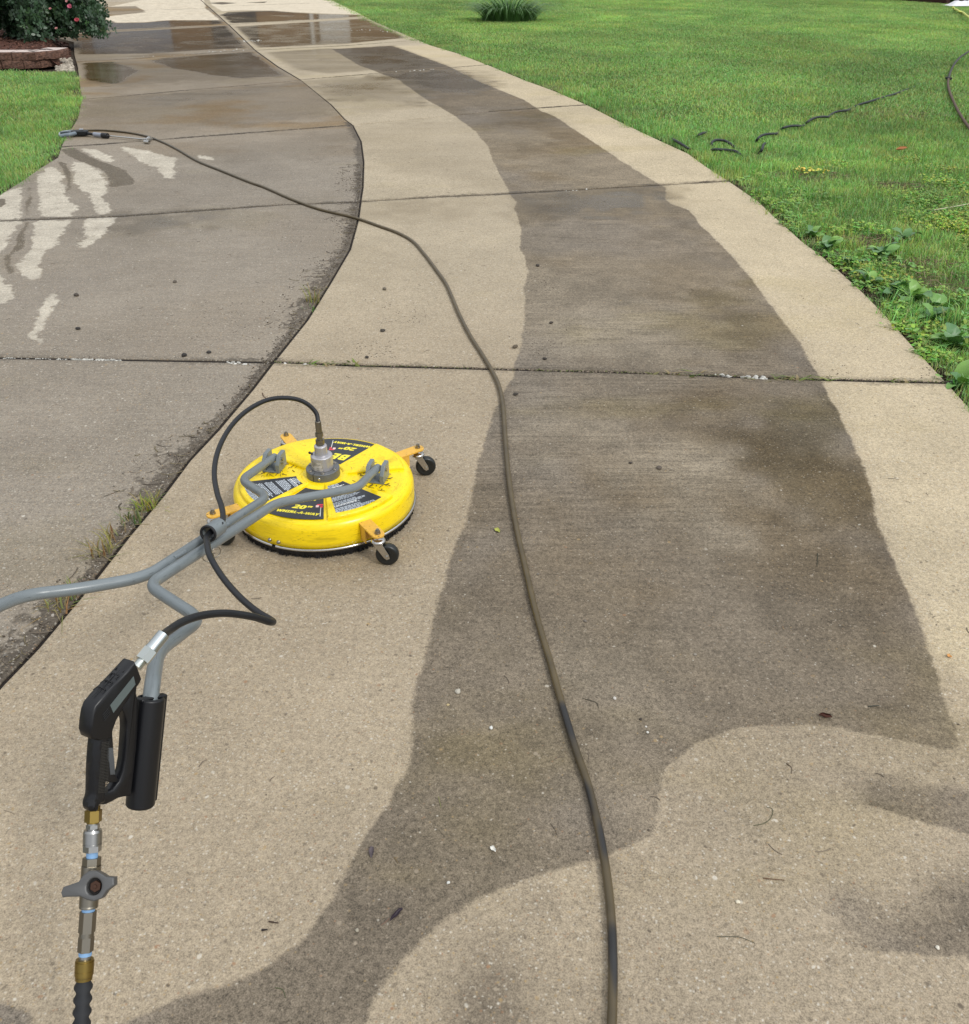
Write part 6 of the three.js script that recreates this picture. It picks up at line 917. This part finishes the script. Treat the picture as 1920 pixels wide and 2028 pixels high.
{ // crumbs, needles and clippings of the washed-out long joint, mostly on its left
  const crumbs = [], needles = [], g = stone(0.005, 1, 0.55), dark = (k) => new THREE.Color().setRGB(0.095 * k, 0.076 * k, 0.057 * k), pale = (k) => new THREE.Color().setRGB(0.33 * k, 0.30 * k, 0.26 * k);
  const nl = tubeGeo(smoothPath([V(-0.5, 0, 0), V(-0.15, 0.02, 0.06), V(0.2, 0, 0.02), V(0.5, 0.015, -0.07)]).getPoints(7), 0.03, 4);
  for (let k = 0; k < 3600; k++) {
    const z = -1.5 - 6.1 * Math.pow(rnd(), 1.15), x = xAt(MID, z), pocket = smooth(0.42, 0.62, vn(z * 2.6 + 8, 3)), rub = smooth(-2.25, -1.75, z);
    const out = -0.012 - Math.pow(rnd(), 2.4) * (0.05 + 0.13 * pocket + 0.26 * rub), p = V(x + out, rr(-0.006, 0.004), z + 0.03 * (rnd() - 0.5));
    if (rnd() < 0.52) { const isPale = rnd() < 0.12 + 0.62 * rub * (out < -0.03 ? 1 : 0.4); crumbs.push([TRS(p, new THREE.Euler(rnd() * 6, rnd() * 6, 0), rr(0.25, 0.8) * (isPale && rub > 0.5 ? 1.5 : 1)), (isPale ? pale : dark)(rr(0.5, 1.4))]); }
    else if ((pocket > 0.25 && rnd() < 0.6) || rnd() < 0.12) needles.push([TRS(p, new THREE.Euler(0, rr(-1.5, 1.5), 0), V(rr(0.015, 0.06), 0.03, rr(0.02, 0.08))), rnd() < 0.25 ? new THREE.Color().setRGB(0.16, 0.13, 0.07) : dark(rr(0.7, 1.6))]);
  }
  for (let k = 0; k < 1500; k++) { const t = rnd(), p = gp(mixn(545, 1880, t), mixn(717, 757, t) + rr(-1.5, 1.5), -0.004); crumbs.push([TRS(p, new THREE.Euler(rnd() * 6, rnd() * 6, 0), rr(0.3, 1.0)), rnd() < 0.25 ? new THREE.Color().setRGB(0.12, 0.13, 0.05) : dark(rr(0.8, 2.5))]); }
  for (let k = 0; k < 900; k++) { // loose bits over both lanes
    const z = -1.2 - 7.5 * rnd() ** 1.3, x = rr(xAt(LEFT, z) + 0.1, xAt(RIGHT, z) - 0.05), b = rnd();
    if (b < 0.55) crumbs.push([TRS(V(x, 0.001, z), new THREE.Euler(0, rnd() * 6, 0), rr(0.15, 0.55)), b < 0.14 ? pale(rr(0.8, 1.5)) : dark(rr(0.8, 2))]);
    else if (b < 0.8) needles.push([TRS(V(x, 0.001, z), new THREE.Euler(0, rr(0, 6), 0), V(rr(0.012, 0.035), 0.022, rr(0.01, 0.04))), dark(rr(1, 2.5))]);
  }
  for (const [cx, cy, n, s] of [[745, 690, 60, 26], [1085, 690, 40, 22], [1070, 560, 30, 25], [800, 620, 40, 30], [470, 640, 60, 60], [560, 470, 40, 60], [690, 470, 30, 30], [1640, 735, 24, 30], [1850, 735, 20, 18]]) for (let k = 0; k < n; k++) { const p = gp(cx + rr(-1, 1) * s * 1.5, cy + rr(-1, 1) * s * 0.7, 0.001); crumbs.push([TRS(p, new THREE.Euler(0, rnd() * 6, 0), V(rr(0.2, 0.9), 0.4, rr(0.2, 0.6))), dark(rr(0.8, 2))]); }
  const dm = mat(0xffffff, 0.9);
  const d = new THREE.Group(); d.name = 'joint_debris'; d.userData.kind = 'stuff'; d.userData.label = 'dark crumbs and dead clippings washed out of the drive joints'; scene.add(d);
  instanced(d, 'crumbs', g, dm, crumbs, true); instanced(d, 'clippings', nl, dm, needles, true);
  // bare soil and dead thatch in the gap beside the right edge of the drive
  const th = []; for (let k = 0; k < 3800; k++) { const z = -2.6 - 4.6 * rnd(), x = xAt(RIGHT, z) + 0.012 + 0.12 * rnd() ** 1.3, b = rr(0.6, 1.8); th.push([TRS(V(x, -0.02 + 0.012 * rnd(), z), new THREE.Euler(rr(-0.3, 0.3), rr(0, 6), rr(-0.4, 0.4)), V(rr(0.015, 0.055), 0.03, rr(0.02, 0.06))), rnd() < 0.25 ? new THREE.Color().setRGB(0.2, 0.16, 0.1) : new THREE.Color().setRGB(0.055 * b, 0.034 * b, 0.024 * b)]); }
  for (const [bx, , bz, rx, rz] of bare) for (let k = 0; k < 150; k++) { const a = rr(0, 6.3), q = Math.sqrt(rnd()), b = rr(0.7, 2); th.push([TRS(V(bx + Math.cos(a) * rx * q, -0.012 + 0.02 * rnd(), bz + Math.sin(a) * rz * q), new THREE.Euler(rr(-0.4, 0.4), rr(0, 6), rr(-0.4, 0.4)), V(rr(0.03, 0.08), 0.04, rr(0.03, 0.08))), rnd() < 0.4 ? new THREE.Color().setRGB(0.26, 0.2, 0.12) : new THREE.Color().setRGB(0.08 * b, 0.055 * b, 0.034 * b)]); }
  const yl = []; for (let k = 0; k < 60; k++) { const p = gp(rr(1572, 1642), rr(337, 345)); yl.push([TRS(p.setY(rr(0.005, 0.03)), new THREE.Euler(rr(-0.8, 0.8), rr(0, 6), rr(-0.8, 0.8)), rr(0.7, 1.4)), new THREE.Color().setRGB(0.62 * rr(0.7, 1.1), 0.52 * rr(0.7, 1.1), 0.08)]); }
  const yg = new THREE.CircleGeometry(0.009, 6); yg.rotateX(-1.57); tag(instanced(scene, 'yellow_leaves', yg, mat(0xffffff, 0.6), yl, true), 'sprinkle of small yellow leaves around a bare patch in the lawn', 'leaves');
  tag(instanced(scene, 'thatch', nl, dm, th, true), 'dead brown thatch in the soil gap along the right drive edge', 'thatch');
}

renderer.setSize(969, 1024);
renderer.render(scene, camera);
